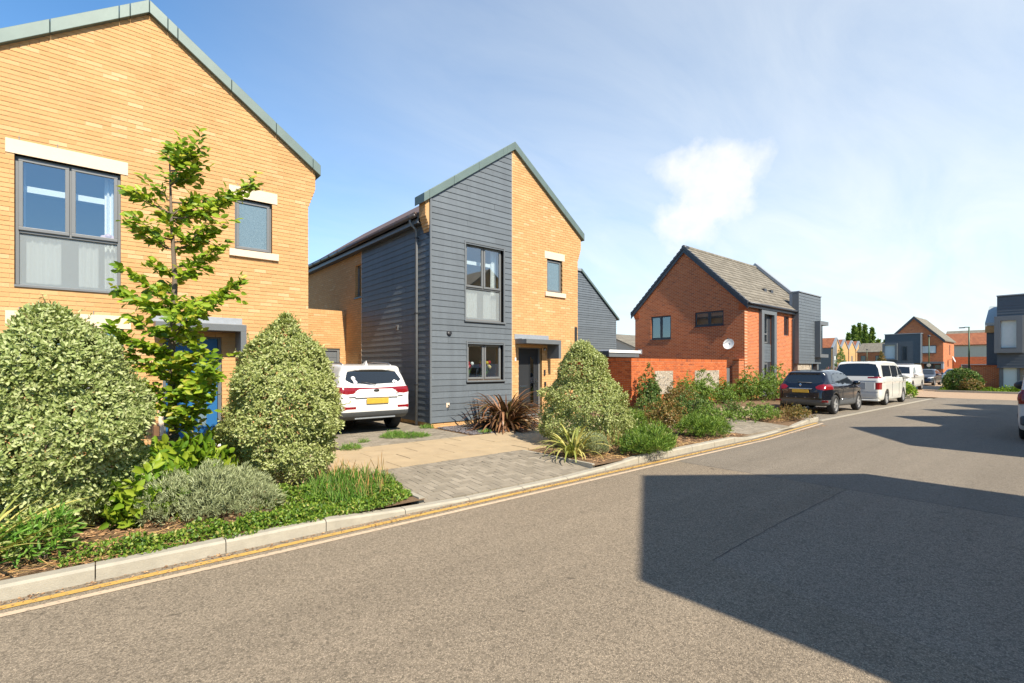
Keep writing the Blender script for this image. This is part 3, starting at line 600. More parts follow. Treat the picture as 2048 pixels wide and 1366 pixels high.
    sash(wn, F, u0 + .04, um - .012, zm + .01, z1 - .03, d - .03, 'frame_grey', 'glass'); sash(wn, F, um + .012, u1 - .04, zm + .01, z1 - .03, d - .03, 'frame_grey', 'glass')
    MB().fbox(F, u0 + .05, u1 - .05, d + .03, d + .038, z0 + .05, zm - .03).build('lower_pane', 'frosted', wn)
    drape(F, u1 - .22, u1 - .03, zm - .8, z1 - .02, .3, 3).build('curtain', 'curtain', wn, True); drape(F, u0 + .03, u0 + .1, zm, z1, .32, 2).build('curtain', 'curtain', wn, True)
    drape(F, u0 + .12, um - .12, z0 + .1, zm - .06, .2, 4, .015).build('curtain', 'curtain', wn, True); drape(F, um + .1, u1 - .3, z0 + .1, zm - .06, .2, 3, .015).build('curtain', 'curtain', wn, True)
    MB().fbox(F, u0 + .05, u1 - .05, .33, .36, z1 - .50, z1 - .40).build('bright_streak_bar', 'white_paint', wn)  # added white bar, set to catch the sun as a bright streak behind the glass
    u0, u1, z0, z1 = low; um = (u0 + u1) / 2
    m = MB(); bars(m, F, u0, u1, z0, z1, .05, d, d + .07); m.fbox(F, um - .03, um + .03, d, d + .07, z0 + .05, z1 - .05); wn2 = m.build('window', 'frame_grey', h, bevel=.006)
    sash(wn2, F, u0 + .04, um - .012, z0 + .03, z1 - .03, d - .03, 'frame_grey', 'glass'); sash(wn2, F, um + .012, u1 - .04, z0 + .03, z1 - .03, d - .03, 'frame_grey', 'glass')
    MB().fbox(F, u0, u1, .16, .55, z0 - .06, z0 - .02).build('window_board', 'white_paint', wn2)
    MB().fbox(F, u0 + .06, um - .05, .17, .2, z1 - .1, z1 - .07).build('blind_roll', 'white_paint', wn2); MB().fbox(F, um + .05, u1 - .06, .17, .2, z1 - .1, z1 - .07).build('blind_roll', 'white_paint', wn2)
    if clad:
        for w_, q in ((wn, big), (wn2, low)):
            m = MB(); a, b, c, e = q
            m.fbox(F, a - .04, a, -.045, .09, c - .04, e + .04); m.fbox(F, b, b + .04, -.045, .09, c - .04, e + .04); m.fbox(F, a, b, -.045, .09, e, e + .04); m.build('surround', 'trim_grey', w_)
            MB().fbox(F, a - .05, b + .06, -.075, .088, c - .05, c - .004).build('sill', 'trim_grey', w_, bevel=.005)
    else:
        sill_lintel(h, F, *big, True, False); sill_lintel(h, F, *low, True, False)
        for w_, q in ((wn, big), (wn2, low)): MB().fbox(F, q[0] - .0, q[1] + .0, -.02, .084, q[2] - .0, q[2] + .035).build('sill', 'frame_grey', w_)
    sill_lintel(h, F, *sm)
    u0, u1, z0, z1 = sm; m = MB(); bars(m, F, u0, u1, z0, z1, .045, d, d + .07); wn3 = m.build('window', 'frame_grey', h, bevel=.006); sash(wn3, F, u0 + .035, u1 - .035, z0 + .03, z1 - .03, d - .03, 'frame_grey', 'speckled_glass')
    # front door and canopy
    u0, u1, z0, z1 = door; m = MB(); bars(m, F, u0, u1, z0, z1, .055, .1, .18); df = m.build('door_frame', 'frame_grey' if clad else 'trim_grey', h)
    dm = 'black_door' if clad else 'blue_door'
    dr = MB().fbox(F, u0 + .06, u1 - .06, .125, .165, z0 + .06, z1 - .06).build('door', dm, h, bevel=.004)
    g0 = u0 + .56 if clad else u0 + .56; bars_ = MB(); bars(bars_, F, g0 - .03, g0 + .17, z0 + .32, z1 - .28, .03, .108, .125); bars_.build('glazing_bead', dm, dr); MB().fbox(F, g0, g0 + .14, .115, .124, z0 + .35, z1 - .31).build('glazing', 'dark_glass' if clad else 'speckled_glass', dr)
    MB().fbox(F, u0 + .16, u0 + .42, .11, .126, 1.05, 1.11).build('letter_plate', 'chrome', dr, bevel=.004); m = MB(); m.fbox(F, u1 - .17, u1 - .11, .105, .126, 1.1, 1.34); m.tube([F.p(u1 - .14, .09, 1.24), F.p(u1 - .14, .05, 1.24), F.p(u1 - .27, .05, 1.24)], .011, 6); m.build('door_handle', 'chrome', dr)
    MB().fbox(F, u0 - .02, u1 + .02, -.06, .1, z0 - .05, z0).build('threshold', 'white_paint' if not clad else 'steel', h)
    c0, c1 = cx + .06, cx + 1.48; cn = MB(); cn.fbox(F, c0, c1, -.51, -.001, 2.37, 2.5); cn = cn.build('canopy', 'trim_grey', h, bevel=.006)
    MB().fbox(F, c1 - .1, c1, -.51, -.002, 1.94 if clad else 1.85, 2.369).build('side_panel', 'trim_grey', cn, bevel=.004); MB().fbox(F, c0 - .03, c1 + (.02 if not clad else -.05), -.012, .0, 2.502, 2.66).build('flashing', 'lead', cn)
    MB().fbox(F, c0, c1, -.3, -.012, 2.501, 2.52).build('flashing', 'lead', cn)
    return h, F
h1, F1 = type_a(0.645, 'yellow brick gabled house with a blue front door, largest at the left', False)
h2, F2 = type_a(9.275, 'detached house half clad in dark grey boards, half yellow brick, with black front door', True)
# small fittings on the clad house
def fit(name, mat, F, u0, u1, d0, d1, z0, z1, h, bev=.005): return MB().fbox(F, u0, u1, d0, d1, z0, z1).build(name, mat, h, bevel=bev)
fl = MB(); fl.lathe([(0, -.06), (.07, -.05), (.075, 0), (.0, .0)], 14, Matrix.Translation(F2.p(7.02, -.05, 2.6)) @ Matrix.Rotation(R(60), 4, 'X')); fl.tube([F2.p(7.02, -.05, 2.6), F2.p(7.02, .0, 2.62)], .02, 6); fl.build('floodlight', 'black_plastic', h2, True)
fit('tap_plate', 'stone', F2, 6.93, 7.03, -.045, -.03, .62, .74, h2); MB().tube([F2.p(6.98, -.04, .68), F2.p(6.98, -.1, .67), F2.p(6.98, -.11, .63)], .014, 6).build('tap', 'black_plastic', h2)
fit('house_number', 'white_paint', F2, 9.32, 9.37, -.015, -.002, 1.86, 1.96, h2); fit('door_bell', 'black_plastic', F2, 10.50, 10.56, -.03, -.002, 1.42, 1.6, h2); fit('key_box', 'black_plastic', F2, 10.52, 10.58, -.04, -.002, 1.08, 1.22, h2)
MB().tube([F2.p(10.52, -.05, 2.2), F2.p(10.52, -.01, 2.25)], .045, 10).build('porch_light', 'steel', h2, True); fit('vent_slot', 'black_plastic', F2, 11.9, 12.02, -.01, -.002, 2.3, 3.0, h2)
fit('gas_box', 'stone', F1, 0.78, 0.86, -.02, -.002, .35, .9, h1)

# link garage between the two houses
g = thing('link_garage', 'flat yellow brick garage between the two yellow houses', 'garage', (4.95, 17, 0.1)); Fg = FS(16.75)
hole = [(3.75, 6.28, .1, 2.32)]; m = MB(); wall_slab(m, Fg, 3.45, 6.485, -.05, 3.62, hole, .008, .3); gw = m.build('wall', 'yellow_mortar', g)
pieces('brick', 'brickwork', lay_bricks(Fg, lambda z: (3.45, 6.485), .1, 3.47, hole), 'yellow_brick', gw)
sol = [Fg.mtx(3.45 + i * .075 + .004, 0, 3.475, .066, .2, .145) for i in range(40)]
for q in sol: link('coping_brick', unit('yellow_brick'), 'yellow_brick', gw, q)
m = MB(); bars(m, Fg, 3.75, 6.28, .1, 2.32, .08, .05, .14); gd = m.build('door_frame', 'frame_grey', g); MB().fbox(Fg, 3.83, 6.2, .09, .12, .18, 2.24).build('garage_door', 'trim_grey', g)
for i in range(1, 9): MB().fbox(Fg, 3.83, 6.2, .085, .0895, .18 + i * .229, .185 + i * .229).build('door_groove', 'dark_frame', gd)
MB().box(3.45, 6.485, 17.06, 21.5, 2.9, 3.1).build('roof', 'lead', g); MB().box(3.45, 6.485, 21.3, 21.5, -.05, 2.89).build('back_wall', 'yellow_brickwork_x', g)

# ------------------------------------------------------------------ plain houses (far, or behind the camera)
def rect_windows(h, F, wins, frame='dark_frame', glass='dark_glass', mull=0):
    for (u0, u1, z0, z1) in wins:
        m = MB(); bars(m, F, u0, u1, z0, z1, .07, -.03, .03)
        if mull: m.fbox(F, (u0 + u1) / 2 - .035, (u0 + u1) / 2 + .035, -.028, .028, z0 + .07, z1 - .07)
        wn = m.build('window', frame, h); MB().fbox(F, u0 + .06, u1 - .06, -.012, .004, z0 + .06, z1 - .06).build('pane', glass if not callable(glass) else glass(), wn)
plain('flat_pane', (0.03, 0.04, 0.05), 0.08, var=0.1, spec=0.9); plain('light_pane', (0.58, 0.62, 0.62), 0.15, var=0.12, spec=0.8)
def gabled(name, label, x0, x1, y0, y1, eave, apex, axis, wx, wy, roof, group=None, over=.18, barge=None):
    """axis 'y': ridge runs along Y (gables face -Y/+Y); 'x': ridge along X"""
    h = thing(name, label, 'house', ((x0 + x1) / 2, (y0 + y1) / 2, 0.05), group)
    if axis == 'x':
        c = (y0 + y1) / 2
        for F in (FW(x0), FE(x1)):
            s = -1 if F.U.y < 0 else 1; P = [(s * y0, -.05), (s * y1, -.05), (s * y1, eave), (s * c, apex), (s * y0, eave)]
            if s < 0: P = [(-y1, -.05), (-y0, -.05), (-y0, eave), (-c, apex), (-y1, eave)]
            MB().prism(F, P, 0, .3).build('gable_wall', wy, h)
        for F, s in ((FS(y0), 1), (FN(y1), -1)):
            a, b = sorted((s * (x0 + .301), s * (x1 - .301))); MB().fbox(F, a, b, .0, .3, -.05, eave).build('side_wall', wx, h)
        k = (apex - eave) / (c - y0)
        for s in (-1, 1):
            e = c + s * (c - y0 + over); ze = eave - k * over; P = [(c, apex + .02), (e, ze + .02), (e, ze + .16), (c, apex + .16)]
            F = Frame((x0 - .12, 0, 0), (0, 1, 0), (1, 0, 0)); MB().prism(F, P, 0, x1 - x0 + .24).build('roof', roof, h)
            if barge: MB().prism(Frame((x0 - .16, 0, 0), (0, 1, 0), (1, 0, 0)), [(c, apex - .2), (e, ze - .2), (e, ze + .17), (c, apex + .17)], 0, .03).build('bargeboard', barge, h)
    else:
        c = (x0 + x1) / 2
        for F, s in ((FS(y0), 1), (FN(y1), -1)):
            a, b = sorted((s * x0, s * x1)); MB().prism(F, [(a, -.05), (b, -.05), (b, eave), (s * c, apex), (a, eave)], 0, .3).build('gable_wall', wx, h)
        for F, s in ((FW(x0), -1), (FE(x1), 1)):
            a, b = sorted((s * (y0 + .301), s * (y1 - .301))); MB().fbox(F, a, b, .0, .3, -.05, eave).build('side_wall', wy, h)
        k = (apex - eave) / (c - x0)
        for s in (-1, 1):
            e = c + s * (c - x0 + over); ze = eave - k * over; P = [(c, apex + .02), (e, ze + .02), (e, ze + .16), (c, apex + .16)]
            F = Frame((0, y0 - .1, 0), (1, 0, 0), (0, 1, 0)); MB().prism(F, P, 0, y1 - y0 + .2).build('roof', roof, h)
            if barge: MB().prism(Frame((0, y0 - .14, 0), (1, 0, 0), (0, 1, 0)), [(c, apex - .1), (e, ze - .1), (e, ze + .2), (c, apex + .2)], 0, .45).build('coping', barge, h)
    return h
# across the road, behind the camera: they throw the shadows on the tarmac and stand in the window reflections
op = gabled('brick_house', 'house on the near side of the road, its single gable shadow lies on the tarmac', 2.82, 8.62, -14.0, -4.07, 6.03, 8.1, 'y', 'yellow_brickwork_x', 'yellow_brickwork_y', 'grey_roof_y', over=.1, barge='zinc_coping')
rect_windows(op, FN(-4.07), [(-7.0, -5.7, 3, 5), (-4.3, -3.6, 4, 5), (-6.9, -5.7, 1.2, 2.3)], glass='flat_pane')
for i, (xa, xb) in enumerate(((12.75, 17.95), (18.0, 22.15), (22.2, 26.15), (26.2, 30.15))):
    o = gabled('terrace_house', ['terrace house throwing the nearest of the four saw-tooth shadows', 'terrace house throwing the second saw-tooth shadow from the near end', 'terrace house throwing the third saw-tooth shadow from the near end', 'terrace house throwing the farthest saw-tooth shadow'][i], xa, xb, -12.0, -4.2, 6.58 if i else 6.3, 8.14, 'y', 'yellow_brickwork_x', 'yellow_brickwork_y', 'grey_roof_y', 'terrace across the road', over=.0, barge='zinc_coping')
    rect_windows(o, FN(-4.2), [(-xa - 2.6, -xa - 1.5, 3, 5)], glass='flat_pane')
# ------------------------------------------------------------------ red brick house with the tiled roof
X0, YA, YB_ = 24.6, 11.25, 17.8; YC = (YA + YB_) / 2; EV, AP = 4.98, 8.16; KS = (AP - EV) / (YC - YA)
h3 = thing('red_brick_house', 'red brick house with grey tiled roof and satellite dish behind the garden wall', 'house', (29, 14.5, .1))
Fw, Ff = FW(X0), FS(YA)
gh = [(-16.69, -15.38, 3.28, 4.6), (-13.92, -12.33, 3.86, 4.62)]
m = MB(); wall_slab(m, Fw, -YB_, -YA, -.05, EV, gh, 0, .3); m.prism(Fw, [(-YB_ + .001, EV), (-YA - .001, EV), (-YC, AP)], 0, .3); m.build('gable_wall', 'red_brickwork_y', h3)
fh = [(26.5, 27.75, .4, 4.55), (29.4, 30.1, 3.45, 4.55)]
m = MB(); wall_slab(m, Ff, X0 + .3, 33.6, -.05, EV, fh, 0, .3); m.build('front_wall', 'red_brickwork_x', h3)
MB().box(X0 + .3, 33.6, YB_ - .3, YB_, -.05, EV).build('back_wall', 'red_brickwork_x', h3)
MB().prism(FE(33.6), [(YA, -.05), (YB_, -.05), (YB_, EV), (YC, AP + .2), (YA, EV)], 0, .3).build('gable_wall', 'red_brickwork_y', h3)
MB().box(X0 + .3, 33.3, YA + .3, YB_ - .3, 2.4, 2.6).build('floor_slab', 'interior', h3); MB().box(X0 + 3, X0 + 3.1, YA + .3, YB_ - .3, .05, 4.9).build('partition', 'interior', h3); MB().box(X0 + .3, 33.3, YA + .3, YB_ - .3, 4.9, 4.96).build('ceiling_slab', 'interior', h3)
# corbelled corner bricks
for i in range(4): MB().fbox(Fw, -YA - .3 + .0, -YA + .04 * (i + 1), -.012, .3, EV - .45 + i * .09, EV - .45 + i * .09 + .08).build('corbel_brick', 'red_brick', h3); MB().fbox(Fw, -YB_ - .04 * (i + 1), -YB_ + .3, -.012, .3, EV - .45 + i * .09, EV - .45 + i * .09 + .08).build('corbel_brick', 'red_brick', h3)
ang = math.atan(KS); ov = .22
for s in (-1, 1):
    e = YC + s * (YC - YA + ov); ze = EV - KS * ov; Fx = Frame((X0 - .1, 0, 0), (0, 1, 0), (1, 0, 0)); P = [(YC, AP + .02), (e, ze + .02), (e, ze + .10), (YC, AP + .10)]
    if s > 0: P = P[::-1]
    rf = MB().prism(Fx, P, 0, 33.4 - X0).build('roof', 'dark_frame', h3)
    Pb = [(YC, AP - .2), (e, ze - .2), (e, ze + .06), (YC, AP + .06)]
    MB().prism(Frame((X0 - .13, 0, 0), (0, 1, 0), (1, 0, 0)), Pb if s < 0 else Pb[::-1], 0, .029).build('bargeboard', 'dark_frame', h3)
    slope = (YC - YA + ov) / math.cos(ang); nrow = int(slope / .3); ms = []; tile = MB()
    for k in range(nrow + 1):                         # dry verge caps
        t0 = k / (nrow + 1); y0, z0 = e + (YC - e) * t0, ze + (AP - ze) * t0; y1, z1 = e + (YC - e) * (t0 + 1 / (nrow + 1)), ze + (AP - ze) * (t0 + 1 / (nrow + 1))
        MB().prism(Frame((X0 - .17, 0, 0), (0, 1, 0), (1, 0, 0)), [(y0, z0 + .03), (y1, z1 + .0), (y1, z1 + .15), (y0, z0 + .20)] if s > 0 else [(y1, z1 + .0), (y0, z0 + .03), (y0, z0 + .20), (y1, z1 + .15)], 0, .16).build('verge_cap', 'dark_frame', rf)
    if s < 0:
        for r in range(nrow + 1):
            tt = r * .3; y, z = e + math.cos(ang) * tt, ze + .10 + math.sin(ang) * tt; xx = X0 + .0 + (r % 2) * .165 - .165
            while xx < 33.25:
                a = max(xx, X0); b = min(xx + .33, 33.28)
                ms.append(Matrix.Translation((a, y, z + rnd.uniform(0, .005))) @ Matrix.Rotation(ang - .075, 4, 'X') @ Matrix.Diagonal((b - a - .006, min(.345, slope - tt), .042, 1))); xx += .33
        tm = MB().add([(0, 0, 0), (1, 0, 0), (1, 1, 0), (0, 1, 0), (0, 0, 1), (1, 0, 1), (1, 1, 1), (0, 1, 1)], [(4, 5, 6, 7), (0, 1, 5, 4), (1, 2, 6, 5), (3, 0, 4, 7)]).mesh('tile')
        pieces('roof_tile', 'roof_tiles', ms, 'grey_tile', rf, me=tm)
        for (xx, t) in ((29.0, 1.6), (29.9, 1.6)):
            y, z = e + math.cos(ang) * t, ze + .13 + math.sin(ang) * t; MB().box(xx, xx + .3, y - .04, y + .2, z - .02, z + .16).build('vent_tile', 'dark_frame', rf)
    else: sheet('tile_field', [(X0, YC, AP + .101), (33.3, YC, AP + .101), (33.3, e, ze + .101), (X0, e, ze + .101)], 'grey_roof_x', kind=None, parent=rf)
for i in range(20):
    xx = X0 - .15 + i * .44; MB().tube([(xx, YC, AP + .10), (xx + .435, YC, AP + .10)], .12, 10).build('ridge_tile', 'grey_tile' if i else 'dark_frame', h3, True)
MB().box(X0, 31.0, YA - .2, YA - .17, EV - .3, EV - .08).build('fascia', 'dark_frame', h3); MB().box(X0, 31.0, YA - .17, YA - .001, EV - .31, EV - .28).build('soffit', 'dark_frame', h3)
MB().tube([(X0 - .05, YA - .27, EV - .12), (30.9, YA - .27, EV - .12)], .065, 10).build('gutter', 'dark_frame', h3, True); MB().tube([(30.75, YA - .27, EV - .15), (30.75, YA - .27, EV - .3), (30.5, YA - .06, EV - .55), (30.5, YA - .06, .1)], .035, 8).build('downpipe', 'dark_frame', h3, True)
# far parapet coping
for s in (-1, 1):
    e = YC + s * (YC - YA + .1); P = [(YC, AP + .2), (e, AP + .2 - KS * (YC - YA + .1)), (e, AP + .42 - KS * (YC - YA + .1)), (YC, AP + .42)]
    MB().prism(Frame((33.25, 0, 0), (0, 1, 0), (1, 0, 0)), P if s < 0 else P[::-1], 0, .45).build('coping', 'lead', h3); MB().prism(Frame((33.28, 0, 0), (0, 1, 0), (1, 0, 0)), [(YC, AP), (e, EV - .3), (e, AP + .2 - KS * (YC - YA + .1)), (YC, AP + .2)] if s < 0 else [(YC, AP + .2), (e, AP + .2 - KS * (YC - YA + .1)), (e, EV - .3), (YC, AP)], 0, .02).build('parapet', 'trim_grey', h3)
def twin(h, F, u0, u1, z0, z1, mat='dark_frame', glass='dark_glass', d=.06):
    m = MB(); bars(m, F, u0, u1, z0, z1, .06, d, d + .07); um = (u0 + u1) / 2; m.fbox(F, um - .035, um + .035, d, d + .07, z0 + .06, z1 - .06); wn = m.build('window', mat, h)
    for a, b in ((u0, um), (um, u1)): sash(wn, F, a + .035, b - .02, z0 + .035, z1 - .035, d - .02, mat, glass, .05)
    MB().fbox(F, u0 - .04, u1 + .04, -.03, d, z0 - .045, z0).build('sill', mat, wn); return wn
wn = twin(h3, Fw, *gh[0], glass='dark_glass'); drape(Fw, -16.55, -16.3, 3.3, 4.55, .3, 3, .02).build('curtain', 'stone', wn, True); drape(Fw, -15.75, -15.45, 3.3, 4.55, .28, 3).build('curtain', 'stone', wn, True)
wn = twin(h3, Fw, *gh[1], glass='glass'); MB().fbox(Fw, -13.85, -12.4, .2, .22, 3.9, 4.55).build('blind', 'grey_tile', wn)
# framed bay on the front
m = MB(); bars(m, Ff, 26.2, 28.05, .15, 4.76, .3, -.16, .02); bay = m.build('bay_frame', 'trim_grey', h3)
lay_boards(bay, Ff, lambda z: (26.5, 27.75), 1.95, 2.9, [], 'cladding', d=.05); MB().fbox(Ff, 26.5, 27.75, .055, .1, 1.9, 2.92).build('spandrel', 'trim_grey', bay)
for z0, z1 in ((2.95, 4.45), (.46, 1.88)):
    m = MB(); bars(m, Ff, 26.52, 27.4, z0, z1, .07, .06, .12); m.fbox(Ff, 26.59, 27.33, .06, .12, z0 + .45, z0 + .52); wn = m.build('window', 'frame_grey', h3); MB().fbox(Ff, 26.58, 27.34, .085, .095, z0 + .06, z1 - .06).build('pane', 'glass', wn); drape(Ff, 26.8, 27.0, z0 + .1, z1 - .05, .3, 2).build('curtain', 'curtain', wn, True)
MB().fbox(Ff, 27.401, 27.749, .05, .12, .42, 4.45).build('bay_lining', 'dark_frame', bay)
m = MB(); bars(m, Ff, 29.4, 30.1, 3.45, 4.55, .06, .06, .12); wn = m.build('window', 'dark_frame', h3); MB().fbox(Ff, 29.45, 30.05, .08, .09, 3.5, 4.5).build('pane', 'glass', wn); MB().fbox(Ff, 29.5, 30.0, .4, .42, 3.5, 4.5).build('blind', 'stone', wn)
# clad box on the front
bx = MB().box(30.6, 34.1, 10.92, 11.24, 1.87, 5.98).build('clad_box', 'dark_frame', h3); lay_boards(bx, FS(10.92), lambda z: (30.6, 34.1), 1.87, 5.98, [(33.1, 34.1, 2.3, 4.35)], 'cladding', exp=.17)
MB().box(30.57, 34.14, 10.86, 11.4, 5.981, 6.04).build('box_cap', 'lead', bx); MB().box(30.58, 30.599, 10.9, 11.24, 1.87, 5.98).build('corner_trim', 'trim_grey', bx); MB().box(30.62, 33.2, 11.25, 11.42, 4.9, 5.97).build('parapet_back', 'lead', bx)
Fb = FS(10.92); m = MB(); m.fbox(Fb, 33.05, 33.2, -.32, .0, 2.25, 4.45); m.fbox(Fb, 33.2, 34.45, -.32, .0, 4.22, 4.45); m.fbox(Fb, 33.2, 34.45, -.32, .0, 2.25, 2.45); bf = m.build('corner_window_surround', 'trim_grey', bx)
MB().fbox(Fb, 33.2, 34.12, -.1, -.05, 2.451, 4.219).build('pane', 'flat_pane', bf)
fp = MB().box(30.7, 32.8, 11.0, 11.24, .1, 1.869).build('flint_panel', 'flint_mortar', h3); MB().box(33.6, 33.85, 10.95, 11.2, .1, 1.869).build('box_post', 'trim_grey', h3)
def flints(parent, F, u0, u1, z0, z1, n, d=0.0):
    ms = []; me = MB().lathe([(0.02, -.5), (.42, -.32), (.5, 0), (.42, .32), (.02, .5)], 7).mesh('flint'); me.materials.append(M['flint_stone'])
    for i in range(n):
        u, z = rnd.uniform(u0 + .03, u1 - .03), rnd.uniform(z0 + .03, z1 - .03); s = rnd.uniform(.06, .12)
        ms.append(Matrix.Translation(F.p(u, d + .012, z)) @ Matrix.Rotation(rnd.uniform(0, 3), 4, tuple(F.I)) @ Matrix.Diagonal((s * (1 if abs(F.U.x) > .5 else .5), s * (1 if abs(F.U.y) > .5 else .5), s * rnd.uniform(.6, .9), 1)))
    pieces('flint', 'flint_work', ms, 'flint_stone', parent, me=me)
flints(fp, FS(11.0), 30.72, 32.78, .9, 1.85, 150)
d = thing('satellite_dish', 'round white satellite dish on the red brick gable', 'satellite dish', (24.6, 11.95, 2.8))
q = Matrix.Translation((24.28, 11.9, 2.82)) @ Matrix.Rotation(R(-70), 4, 'Y') @ Matrix.Rotation(R(10), 4, 'X'); MB().lathe([(.28, .065), (.2, .034), (.1, .009), (.001, 0.0), (.001, -.012), (.1, -.003), (.2, .022), (.284, .056), (.28, .065)], 28, q @ Matrix.Diagonal((1, .92, 1, 1))).build('reflector', 'dish_white', d, True)
m = MB(); m.tube([q @ Vector((0, 0, 0)), (24.42, 11.93, 2.72), (24.6, 11.93, 2.72)], .022, 8); m.build('mount', 'steel', d, True); m = MB(); m.tube([q @ Vector((0.25, 0, .0)), q @ Vector((.22, 0, .33))], .012, 6); m.tube([q @ Vector((.22, 0, .3)), q @ Vector((.16, 0, .36))], .03, 8); m.build('receiver_arm', 'black_plastic', d, True)

# ------------------------------------------------------------------ garden wall, gate and garage of the red house
gw = thing('garden_wall', 'red brick garden wall with two flint panels', 'wall', (19.5, 11.6, .1)); Fg = FS(11.5); pan = [(17.2, 18.55, .55, 1.52), (20.3, 22.5, .55, 1.52)]
m = MB(); wall_slab(m, Fg, 15.66, 23.25, -.05, 2.015, [], .008, .22); wf = m.build('wall', 'red_mortar', gw); pieces('brick', 'brickwork', lay_bricks(Fg, lambda z: (15.65, 23.25), .1, 1.9, pan), 'red_brick', wf)
for i in range(101): link('coping_brick', unit('red_brick'), 'red_brick', wf, Fg.mtx(15.65 + i * .0752 + .004, -.003, 1.905, .067, .215, .115))
for p in pan: pp = MB().fbox(Fg, p[0] + .004, p[1] - .004, -.004, .007, p[2], p[3]).build('flint_panel', 'flint_mortar', gw); flints(pp, Fg, p[0], p[1], p[2], p[3], int(150 * (p[1] - p[0])), -.006)
Fs = FW(15.65); MB().fbox(Fs, -16.0, -11.722, .008, .22, -.05, 2.015).build('return_wall', 'red_mortar', gw); rb = lay_bricks(Fs, lambda z: (-16.0, -11.5), .1, 1.9, []); wr = gw.children[-1]; pieces('brick', 'brickwork', rb, 'red_brick', wr)
for i in range(59): link('coping_brick', unit('red_brick'), 'red_brick', wr, Fs.mtx(-16.0 + i * .0752 + .004, -.003, 1.905, .067, .215, .115))
pl_ = thing('gate_pier', 'red brick pier between the grey gate and the house corner', 'pier', (24.3, 11.4, .1)); MB().box(24.05, 24.59, 11.28, 11.6, -.05, 2.02).build('pier_body', 'red_brickwork_x', pl_); MB().box(24.02, 24.595, 11.25, 11.63, 2.021, 2.08).build('pier_cap', 'red_brick', pl_)
gt = thing('garden_gate', 'grey boarded gate beside the red garden wall', 'gate', (23.6, 12.2, .1))
for i in range(7): MB().box(23.27 + i * .113, 23.27 + i * .113 + .108, 11.75, 11.78, .12, 1.62).build('gate_board', 'gate_wood', gt)
MB().box(23.27, 24.04, 11.781, 11.81, .4, .5).build('gate_rail', 'gate_wood', gt); MB().box(23.27, 24.04, 11.781, 11.81, 1.3, 1.4).build('gate_rail', 'gate_wood', gt)
ga = thing('flat_garage', 'flat roofed garage with grey fascia behind the garden wall', 'garage', (21, 18, .1))
MB().box(19.95, 22.3, 16.1, 21, -.05, 2.2).build('wall', 'red_brickwork_x', ga); MB().box(19.85, 22.4, 15.95, 21.1, 2.201, 2.42).build('fascia', 'trim_grey', ga); MB().box(19.8, 22.45, 15.9, 21.15, 2.421, 2.56).build('roof_trim', 'white_paint', ga); MB().box(22.451, 22.6, 15.9, 16.05, 2.38, 2.62).build('gutter_end', 'lead', ga); MB().box(19.79, 19.849, 15.95, 21.0, 2.2, 2.5).build('gutter', 'black_plastic', ga)  # last box: black strip added over the side fascia, stands for its shade
# grey clad house behind the second house
hb = thing('clad_house', 'grey boarded gable end rising behind the yellow and grey house', 'house', (28, 28, .1)); Fc = FS(24.0)
MB().prism(Fc, [(20.0, -.05), (30.7, -.05), (30.7, 5.45), (26.6, 8.6), (20.0, 8.6)], .001, 9).build('wall', 'dark_frame', hb)
lay_boards(hb, Fc, lambda z: (24.0, 30.7) if z < 5.45 else ((24.0, 30.7 - (z - 5.45) / .768)), .2, 8.5, [], 'cladding', exp=.17, th=.035)
MB().prism(Fc, [(30.95, 5.3), (30.95, 5.45), (26.6, 8.8), (26.6, 8.62)], -.15, 9.1).build('roof_edge', 'zinc_coping', hb)
MB().box(20, 26.6, 23.9, 33, 8.62, 8.8).build('roof', 'lead', hb)
# ------------------------------------------------------------------ far houses
hr = gabled('red_brick_house', 'far red brick gabled house with dark boarded box front and door canopy', 80, 87.2, 12.1, 17.8, 5.0, 8.0, 'x', 'red_brickwork_x', 'red_brickwork_y', 'grey_roof_x', barge='dark_frame')
F8 = FW(80); rect_windows(hr, F8, [(-14.2, -12.75, 3.35, 4.35)], mull=1, glass='light_pane'); rect_windows(hr, FS(12.1), [(84, 84.3, 3.2, 4.5)], glass='flat_pane')
b = MB().box(78.8, 79.999, 14.1, 17.75, 2.1, 5.85).build('clad_box', 'dark_cladding', hr); lay_boards(b, FW(78.8), lambda z: (-17.75, -14.1), 2.1, 5.8, [(-17.6, -16.5, 2.7, 4.6), (-15.95, -15.4, 2.5, 4.3)], 'dark_cladding', exp=.17)
MB().box(78.7, 80, 14.02, 17.8, 5.851, 5.93).build('box_cap', 'lead', b); MB().box(78.72, 78.8, 14.02, 14.099, 2.1, 5.85).build('corner_trim', 'lead', b)
F79 = FW(78.8); m = MB(); bars(m, F79, -17.95, -16.4, 2.5, 4.7, .22, -.3, .0); sf = m.build('corner_window_surround', 'trim_grey', b); MB().fbox(F79, -17.73, -16.62, -.1, -.05, 2.72, 4.48).build('pane', 'light_pane', sf)
rect_windows(hr, F79, [(-15.95, -15.4, 2.5, 4.3)], glass='flat_pane')
fp = MB().box(79.2, 79.99, 14.15, 17.7, -.05, 2.09).build('flint_base', 'flint_mortar', hr); flints(fp, FW(79.2), -17.6, -14.3, .2, 2.0, 200); MB().fbox(FW(79.2), -16.1, -15.5, -.01, .0, .1, 2.05).build('brick_panel', 'red_brickwork_y', fp)
MB().fbox(F8, -14.0, -12.0, -.7, .0, 2.05, 2.3).build('canopy', 'trim_grey', hr); MB().fbox(F8, -12.2, -12.0, -.7, .0, 1.4, 2.049).build('canopy_panel', 'lead', hr); dr = MB().fbox(F8, -13.95, -13.0, -.03, .0, .1, 2.04).build('door', 'black_door', hr); MB().fbox(F8, -13.75, -13.35, -.04, -.03, 1.0, 1.08).build('letter_plate', 'white_paint', dr); rect_windows(hr, F8, [(-12.95, -12.3, 1.35, 1.95)], glass='flat_pane')
